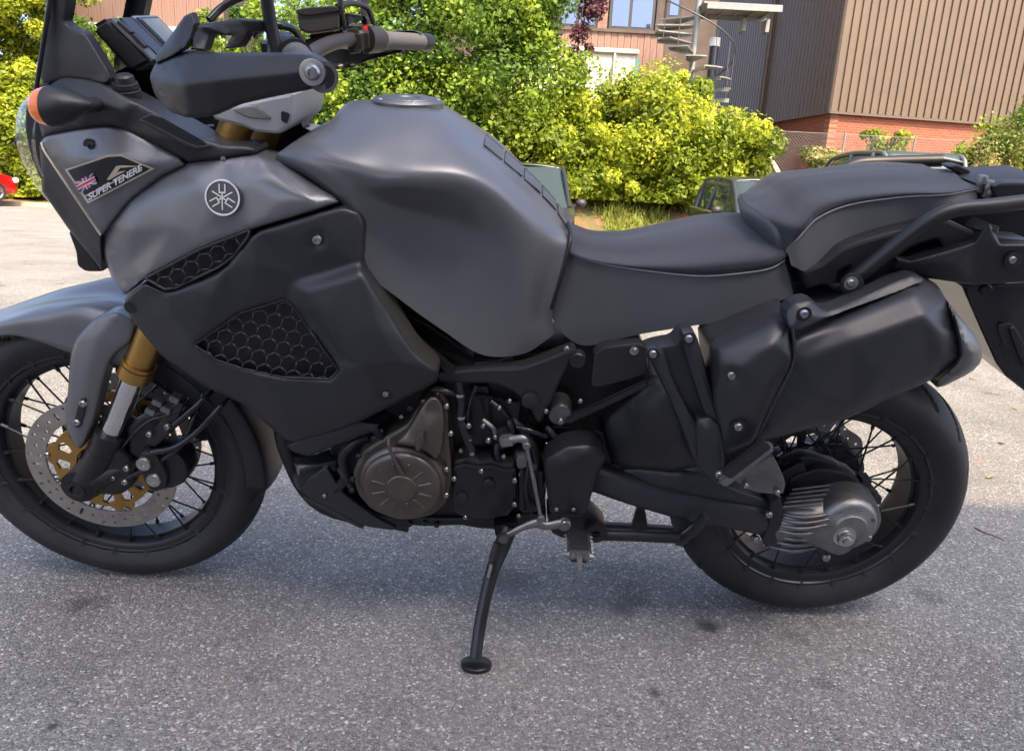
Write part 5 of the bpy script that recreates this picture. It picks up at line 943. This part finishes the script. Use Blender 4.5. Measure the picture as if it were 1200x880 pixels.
def wallquad(name, d, off, length, z0, z1, m, nout):
    V = [off * nout + np.array([0, 0, z0]), off * nout + d * length + np.array([0, 0, z0]), off * nout + d * length + np.array([0, 0, z1]), off * nout + np.array([0, 0, z1])]; V = [np.array(v) for v in V]; V += [v - nout * .25 for v in V]
    me = pymesh(name, V, [(0, 1, 2, 3), (4, 5, 6, 7), (0, 1, 5, 4), (1, 2, 6, 5), (2, 3, 7, 6), (3, 0, 4, 7)], 20); uv = me.uv_layers.new(name='UVMap')
    for l in me.loops: v = me.vertices[l.vertex_index].co; uv.data[l.index].uv = (v[0] * d[0] + v[1] * d[1], v[2])
    return link(name, me, m, hall)
ab_ = np.linalg.solve(np.c_[dl[:2], -dr[:2]], (.12 * nl_ - .12 * nr_)[:2])
for d_, n_, t_ in ((dl, nl_, ab_[0]), (dr, nr_, ab_[1])): w_ = wallquad('brick_base', d_, -.12, 16, -1.4, zc + .02, BRICK, n_); w_.location = d_ * t_
for d_, n_ in ((dl, nl_), (dr, nr_)):
    V = [n_ * o_ + np.array([0, 0, z]) + d_ * t for t in (0, 16) for o_, z in ((.045, zc - .05), (.045, zc + .015), (-.13, zc + .015), (-.13, zc - .05))]; link('drip_trim', pymesh('drip_trim', V, [(0, 1, 5, 4), (1, 2, 6, 5), (2, 3, 7, 6), (3, 0, 4, 7), (0, 1, 2, 3), (4, 5, 6, 7)], 20), CLADT, hall)
V = [d_ * t + n_ * o_ + np.array([0, 0, z]) for z in (zc - .04, zc + 9) for d_, n_, t, o_ in ((dl, nl_, .09, .04), (dl, nl_, -.03, .045), (dr, nr_, .09, .045))]; link('corner_trim', pymesh('corner_trim', V, [(0, 1, 4, 3), (1, 2, 5, 4)], 0), CLAD, hall)
tp = None
for t in np.arange(1, 12, .02):
    q = K0 + dl * t; d_ = q - CAM; 
    if 600 + FPX * (d_ @ CR) / (d_ @ CF) < 893: tp = t; break
pp = dl * (tp or 4) + nl_ * .12; link('downpipe', pymesh('downpipe', *tube_vf([pp + np.array([0, 0, -.9]), pp + np.array([0, 0, zc + 9])], .075, 12), 50), CLADT, hall); link('pipe_bracket', pymesh('pipe_bracket', *tube_vf([pp + np.array([0, 0, zc + 2.2]), pp + np.array([0, 0, zc + 2.3])], .1, 12), 50), CLADT, hall)
link('roof', pymesh('roof', [dl * 16 + np.array([0, 0, zc + 9]), np.array([0, 0, zc + 9]), dr * 16 + np.array([0, 0, zc + 9]), dr * 16 + dl * 16 + np.array([0, 0, zc + 9])], [(0, 1, 2, 3)], 0), CLADT, hall)
# timber-fronted house with windows
WOOD = mat('pink_timber', (.20, .118, .092), .8, var=.3, vscale=3, bump=.3, bscale=40); WOODD = mat('brown_timber', (.085, .06, .047), .8, var=.25, vscale=3, bump=.3, bscale=40); WFR = mat('window_frame_dark', (.035, .033, .033), .5); WPANE = mat('window_pane', (.13, .17, .24), .04, .75); CREAM = mat('cream_render', (.60, .58, .47), .85, var=.08, vscale=2); GUT = mat('pale_gutter', (.50, .50, .42), .5); UPVC = mat('white_upvc', (.78, .78, .76), .4); FROST = mat('frosted_pane', (.32, .36, .36), .15, spec=.6)
house = bpy.data.objects.new('house', None); COL.objects.link(house); tag(house, 'two-storey house with dark framed windows above pink vertical timber boards', 'house')
YH = 25.0
def hp(x, y, dy=0): return WY(x, y, YH + dy)
zb = hp(715, 62)[2]; zs = hp(715, 38)[2]; xl, xr = hp(600, 50)[0], hp(772, 40)[0]
box('wall', (xl - 3, YH + .1, -1.3), (xr + 1.9, YH + 5, zb + 8), WOODD, house)
x = xl; i = 0
bm = bmesh.new(); bm_box(bm, (0, 0, 0), (1, 1, 1)); bmesh.ops.bevel(bm, geom=bm.edges[:], offset=.03, segments=1, affect='EDGES'); BDM = bmmesh('board', bm, 30); BDM.materials.append(WOOD)
while x < xr: o = link('board', BDM, None, house); o.location = (x + .1, YH + .04 + .015 * (i % 2), (zs + zb) / 2 - .55); o.scale = (.205, .05, zs - zb + 1.1); x += .22; i += 1
box('sill_rail', (xl, YH - .06, zs), (xr, YH + .1, zs + .09), WOODD, house)
for (x0, x1, mull) in ((654, 700, .5), (714, 767, .46)):
    a, b = hp(x0, 20)[0], hp(x1, 20)[0]; zt = zs + 1.35; w_ = box('window', (a, YH - .02, zs + .09), (b, YH + .12, zt), WFR, house); mx_ = a + (b - a) * mull
    box('pane', (a + .09, YH - .035, zs + .18), (mx_ - .05, YH - .022, zt - .09), WPANE, w_); box('pane', (mx_ + .05, YH - .035, zs + .18), (b - .09, YH - .022, zt - .09), WPANE, w_)
for x0, x1 in ((700, 713), (768, 773)): box('post', (hp(x0, 20)[0] + .02, YH - .05, zs + .09), (hp(x1, 20)[0] - .03, YH + .1, zs + 3), WOOD if x0 < 740 else WOODD, house)
a, b = hp(785, 10)[0], hp(795, 10)[0]; w_ = box('window', (a - .1, YH - .0, zs + .5), (b + .1, YH + .12, zs + 2.4), WFR, house); box('pane', (a, YH - .015, zs + .6), (b, YH - .002, zs + 2.3), WPANE, w_)
box('eaves', (xl - 3, YH - .3, zs + 3), (xr + 1.9, YH + 5, zs + 3.2), WOODD, house)
ext = bpy.data.objects.new('extension', None); COL.objects.link(ext); tag(ext, 'low cream extension with white window and pale gutter in front of the house', 'building')
YE = 23.6
def ep(x, y): return WY(x, y, YE)
zt = ep(700, 62)[2]; x0, x1 = ep(600, 80)[0], ep(744, 80)[0]; box('wall', (x0, YE, -1.3), (x1, YH - .1, zt), CREAM, ext); box('gutter', (x0 - .1, YE - .12, zt), (x1 + .08, YH - .12, zt + .14), GUT, ext, .02)
a, b = ep(658, 80)[0], ep(689, 80)[0]; w_ = box('window', (a - .08, YE - .03, ep(670, 102)[2]), (b + .08, YE + .05, ep(670, 68)[2]), UPVC, ext); box('pane', (a, YE - .045, ep(670, 98)[2]), (b, YE - .032, ep(670, 84)[2]), FROST, w_); box('pane', (a, YE - .045, ep(670, 80)[2]), (b, YE - .032, ep(670, 70)[2]), FROST, w_)
link('downpipe', pymesh('downpipe', *tube_vf([np.array([ep(719, 80)[0], YE - .07, -1.2]), np.array([ep(719, 80)[0], YE - .07, zt])], .04, 10), 50), GUT, ext); box('corner_board', (x1, YE - .02, -1.3), (x1 + .1, YE + .1, zt - .1), mat('teal_board', (.03, .22, .26), .5), ext)
# timber clad wall seen through the windscreen
shed = bpy.data.objects.new('timber_shed', None); COL.objects.link(shed); tag(shed, 'pink timber boarded outbuilding seen through the motorcycle windscreen', 'shed')
YS = 26.5; a, b = WY(40, 20, YS)[0], WY(262, 20, YS)[0]; box('wall', (a, YS + .05, -1.3), (b, YS + 4, 7.5), WOODD, shed); x = a; i = 0
while x < b: o = link('board', BDM, None, shed); o.location = (x + .1, YS + .02 + .02 * (i % 2), 3.1); o.scale = (.205, .05, 8.6); x += .215; i += 1
box('roof', (a - .3, YS - .4, 7.5), (b + .3, YS + 4.3, 7.7), WOODD, shed); box('sill_band', (a, YS - .06, WY(120, 24, YS)[2] - .6), (b, YS - .0, WY(120, 24, YS)[2] - .1), CREAM, shed)
# ================================================================== SPIRAL STAIR
GALV = mat('galvanised_steel', (.22, .225, .22), .5, .3, var=.15, vscale=4)
st = bpy.data.objects.new('spiral_staircase', None); COL.objects.link(st); tag(st, 'galvanised steel spiral staircase against the dark clad wall', 'staircase'); YT = 20.6; sp_ = WY(813, 60, YT); st.location = (sp_[0], YT, 0)
ztop = WY(820, 8, YT)[2]; RT = 1.12; rise = .235
link('pole', pymesh('pole', *tube_vf([(0, 0, -1.2), (0, 0, ztop + 1.1)], .085, 16), 50), GALV, st)
def tread_mesh():
    w = RAD(29); P = [(.07 * math.cos(t), .07 * math.sin(t)) for t in (-w / 2, w / 2)] + [(RT * math.cos(t), RT * math.sin(t)) for t in np.linspace(w / 2, -w / 2, 5)]; me = flat_shape([P], .035, .003); bm = bmesh.new(); bm.from_mesh(me); e = np.array(P[6]); bm_box(bm, (RT * .55 * math.cos(-w / 2), RT * .55 * math.sin(-w / 2), -.04), (RT * .9, .012, .09), Matrix.Rotation(-w / 2, 3, 'Z')); me2 = bmmesh('tread', bm, 20); bpy.data.meshes.remove(me); return me2
TM = tread_mesh(); TM.materials.append(GALV); nt_ = int((ztop + .6) / rise); a0 = 95
rail = []
for k in range(nt_):
    z = ztop - (k + 1) * rise; a = RAD(a0 + 27 * (k + 1) + 5); o = link('tread', TM, None, st); o.location = (0, 0, z); o.rotation_euler = (0, 0, a)
    rail.append((RT * math.cos(a), RT * math.sin(a), z + .95)); link('baluster', pymesh('baluster', *tube_vf([(RT * .98 * math.cos(a), RT * .98 * math.sin(a), z), (RT * .98 * math.cos(a), RT * .98 * math.sin(a), z + .95)], .011, 6), 50), mat('dark_steel_rail', (.10, .10, .11), .5, .6), st)
link('handrail', pymesh('handrail', *tube_vf(catmull(rail, 4), .02, 8), 50), MATS['dark_steel_rail'], st)
box('landing', (0, -.65, ztop - .05), (2.1, .75, ztop), GALV, st, .005); box('landing_beam', (.1, -.66, ztop - .17), (2.1, -.6, ztop - .05), GALV, st); box('landing_beam', (.1, .7, ztop - .17), (2.1, .76, ztop - .05), GALV, st)
for k in range(5): box('landing_rib', (.3 + .4 * k, -.6, ztop - .1), (.34 + .4 * k, .7, ztop - .051), GALV, st)
for x_ in (1.4, 2.05): box('landing_bracket', (x_ - .05, .3, ztop - .5), (x_ + .05, .75, ztop - .17), GALV, st)
fp = WY(838, 70, 20.9); vp_ = link('flue', pymesh('flue', *tube_vf([(fp[0], 21.2, -1), (fp[0], 21.2, WY(838, 52, 21.2)[2])], .12, 16), 50), mat('flue_black', (.02, .022, .03), .4)); tag(vp_, 'black vertical flue pipe with white cap beside the clad wall', 'flue'); c_ = link('flue_cap', pymesh('flue_cap', *tube_vf([(fp[0], 21.2, WY(838, 55, 21.2)[2]), (fp[0], 21.2, WY(838, 45, 21.2)[2])], .16, 16), 50), UPVC, vp_)
# ================================================================== WIRE FENCE
fe = bpy.data.objects.new('wire_fence', None); COL.objects.link(fe); tag(fe, 'chain-link wire fence in front of the brick base', 'fence'); YF = 18.9; fx0, fx1 = WY(903, 190, YF)[0], WY(1150, 190, YF)[0]; zt0, zt1 = WY(905, 167, YF)[2], WY(1145, 152, YF)[2]; ztf = (zt0 + zt1) / 2; zlo = ztf - 1.1
parts = []; p_ = .085
for s in (1, -1):
    for x in np.arange(fx0 - 1.2, fx1 + 1.2, p_):
        xa, za, xb, zb_ = x, zlo, x + s * 1.1, ztf
        lo, hi = sorted((xa, xb)); t0 = max(0, (fx0 - xa) / (xb - xa) if s > 0 else (fx1 - xa) / (xb - xa)); t1 = min(1, (fx1 - xa) / (xb - xa) if s > 0 else (fx0 - xa) / (xb - xa))
        if t1 - t0 > .02: parts.append(tube_vf([(xa + (xb - xa) * t0, YF + .004 * s, za + 1.1 * t0), (xa + (xb - xa) * t1, YF + .004 * s, za + 1.1 * t1)], .0035, 4, False))
V, F = join_vf(parts); wm = link('wire_mesh', pymesh('wire_mesh', V, F, 0), GALV, fe); wm['kind'] = 'stuff'
for x in np.linspace(fx0, fx1, 4): link('post', pymesh('post', *tube_vf([(x, YF, -.9), (x, YF, ztf + .05)], .025, 8), 50), GALV, fe)
link('top_wire', pymesh('top_wire', *tube_vf([(fx0, YF, ztf), (fx1, YF, ztf)], .004, 6), 50), GALV, fe)
pa_, pb_ = WY(899, 181, 17.4), WY(910, 200, 17.2); pb_ = pb_ + (pb_ - pa_) * .8; pr_ = link('timber_prop', pymesh('timber_prop', *tube_vf([pa_, pb_], .07, 4), 20), mat('pale_timber', (.55, .42, .28), .8, var=.2, vscale=5)); tag(pr_, 'pale leaning timber prop at the fence end', 'post')
# ================================================================== CARS
TYRE = RUBBER; CGL = mat('car_glass', (.03, .045, .04), .03, 0, spec=.7)
def car(name, label, col, L=4.1, Wd=1.72, H=1.47, estate=False, rails=False):
    root = bpy.data.objects.new(name, None); COL.objects.link(root); tag(root, label, 'car', 'cars parked behind the motorcycle'); h = Wd / 2; PM = mat('car_paint_' + str(len(MATS)), col, .28, .5, coat=.7); tr = mat('car_trim', (.025, .025, .027), .5)
    def st_(x, w, z0, zb_): return [(x, -w * .9, z0), (x, -w * .985, z0 + .12), (x, -w, (z0 + zb_) / 2), (x, -w * .96, zb_ - .05), (x, -w * .88, zb_), (x, 0, zb_ + .02)]
    loft('body', [st_(0, h * .86, .38, .86), st_(.08, h * .95, .28, .95), st_(.5, h, .2, .97), st_(1.2, h, .18, .95), st_(2.4, h, .18, .93), st_(3.1, h * .99, .2, .9), st_(3.7, h * .95, .22, .80), st_(L - .06, h * .84, .28, .68), st_(L, h * .72, .36, .6)], PM, root, 4, 4, pixels=False)
    rx = .22 if not estate else .12
    def gh(x, wb, wt, zb_, zt_): return [(x, -wb, zb_), (x, -(wb + wt) / 2 - .015, (zb_ + zt_) / 2), (x, -wt, zt_), (x, 0, zt_ + .02)]
    G = [[(.1, -h * .80, .94), (.12, -h * .79, .95), (.13, -h * .78, .955), (.12, 0, .955)], gh(rx + .16, h * .86, h * .68, .94, H - .12), gh(.62, h * .88, h * .70, .94, H - .04), gh(1.3, h * .89, h * .71, .93, H - .02), gh(2.05, h * .89, h * .68, .92, H - .06), gh(2.35, h * .89, h * .70, .91, H - .22), [(3.05, -h * .82, .89), (3.04, -h * .8, .9), (3.02, -h * .78, .905), (3.0, 0, .91)]]
    loft('windows', G, CGL, root, 4, 4, pixels=False)
    rf = loft('roof', [[(rx + .10, -h * .66, H - .115), (rx + .08, -h * .3, H - .07), (rx + .06, 0, H - .06)], [(.7, -h * .72, H - .035), (.7, -h * .35, H + .01), (.7, 0, H + .02)], [(1.4, -h * .72, H - .02), (1.4, -h * .35, H + .02), (1.4, 0, H + .03)], [(2.08, -h * .69, H - .055), (2.1, -h * .35, H - .02), (2.12, 0, H - .01)]], PM, root, 4, 4, pixels=False, closeends=False); rf.modifiers.new('s', 'SOLIDIFY').thickness = .03
    for s in (-1, 1):
        for nm, P, r in (('pillar', [(.1, s * h * .84, .93), (.24, s * h * .79, 1.15), (rx + .14, s * h * .69, H - .10), (.8, s * h * .73, H - .03), (1.4, s * h * .735, H - .02), (2.06, s * h * .70, H - .06), (2.4, s * h * .755, H - .2), (3.0, s * h * .86, .92)], .035), ('pillar', [(1.35, s * h * .915, .93), (1.38, s * h * .83, 1.2), (1.42, s * h * .735, H - .03)], .04), ('pillar', [(.55, s * h * .91, .94), (.52, s * h * .82, 1.2), (.6, s * h * .73, H - .04)], .05)): link(nm, pymesh(nm, *tube_vf(catmull(P, 4), r, 8), 60), PM, root)
        mb = bmesh.new(); bmesh.ops.create_uvsphere(mb, u_segments=12, v_segments=8, radius=1, matrix=Matrix.Translation((2.5, s * (h + .09), .98)) @ Matrix.Diagonal((.075, .1, .075, 1))); bm_box(mb, (2.5, s * (h + .0), .94), (.05, .12, .04)); link('wing_mirror', bmmesh('wing_mirror', mb), tr, root)
        link('beltline', pymesh('beltline', *tube_vf(catmull([(.12, s * h * .87, .945), (1.2, s * h * .905, .94), (2.6, s * h * .90, .925)], 4), .014, 6), 50), tr, root)
        for x in (.78, L - .82):
            w_ = lathe('wheel', [(.0, -.02), (.06, -.03), (.2, -.015), (.215, -.05), (.24, -.06), (.30, -.065), (.315, -.04), (.315, .06), (0, .06)], TYRE, root, (x, s * (h - .05), .315), 28); 
            if s > 0: w_.rotation_euler = (0, 0, math.pi)
            lathe('hub_cap', [(0, -.03), (.05, -.038), (.07, -.03), (.19, -.022), (.2, -.04), (.21, -.05)], ALU, w_, None, 20)
            for k in range(5): a = 2 * math.pi * k / 5; lk = link('wheel_spoke', pymesh('wheel_spoke', *tube_vf([(.03 * math.cos(a), -.045, .03 * math.sin(a)), (.2 * math.cos(a), -.04, .2 * math.sin(a))], .024, 6), 50), ALU, w_)
        box('tail_light', (-.01, s * h * .86 - .12, .6), (.12, s * h * .86 + .02, .76), RED, root, .02); box('headlight', (L - .22, s * h * .74 - .16, .56), (L - .02, s * h * .74 + .1, .72), UPVC, root, .04)
        if rails: link('roof_rail', pymesh('roof_rail', *tube_vf(catmull([(.4, s * h * .6, H), (.55, s * h * .6, H + .06), (1.8, s * h * .58, H + .06), (2.0, s * h * .58, H)], 4), .016, 8), 50), ALU, root)
    box('bumper', (-.05, -h * .8, .3), (.12, h * .8, .52), tr, root, .04); box('number_plate', (-.065, -.26, .55), (-.02, .26, .66), mat('plate_yellow', (.7, .5, .05), .5), root)
    return root
def place(c, x, y, deg): c.location = (x, y, float(gz(x, y)) ); c.rotation_euler = (0, 0, RAD(deg)); return c
xa = WY(664, 200, 11.8)[0]; place(car('parked_car', 'dark grey hatchback parked facing the motorcycle beyond the fuel tank', (.035, .036, .036), H=1.60), xa - .60, 14.0, -92)
xb2 = WY(855, 207, 11.8)[0]; place(car('parked_car', 'dark charcoal hatchback parked facing the motorcycle beyond the seat', (.05, .05, .05), H=1.54), xb2 + .62, 14.0, -88)
xc = WY(1045, 185, 11.0)[0]; place(car('parked_car', 'tall silver car whose roof shows behind the pillion seat', (.15, .155, .15), H=1.86, estate=True), xc + .1, 9.9, 89)
td_ = WY(-3, 243, 21.0); ca_, sa_ = math.cos(RAD(68)), math.sin(RAD(68)); place(car('parked_car', 'bright red car parked by the kerb at the hedge', (.60, .008, .012)), td_[0] - 3.28 * ca_ - .82 * sa_, td_[1] - 3.28 * sa_ + .82 * ca_, 68)
# ================================================================== BUILDING ACROSS THE LOT (casts the shade)
HB_ = (.62 + 5.2) * math.tan(RAD(SUN_EL)) / math.cos(RAD(SUN_AZ)); off = bpy.data.objects.new('office_block', None); COL.objects.link(off); tag(off, 'pale rendered office block whose shadow covers the motorcycle', 'building'); REND = mat('pale_render', (.55, .53, .50), .9, var=.08, vscale=1)
box('wall', (-1.5, -16, -.2), (14, -5.2, HB_), REND, off)
for r_ in range(2):
    for k in range(4): x = -.4 + 3.8 * k; w_ = box('window', (x, -5.23, 1.2 + 3.4 * r_), (x + 1.8, -5.15, 2.8 + 3.4 * r_), WFR, off); box('pane', (x + .08, -5.148, 1.28 + 3.4 * r_), (x + 1.72, -5.14, 2.72 + 3.4 * r_), WPANE, w_)
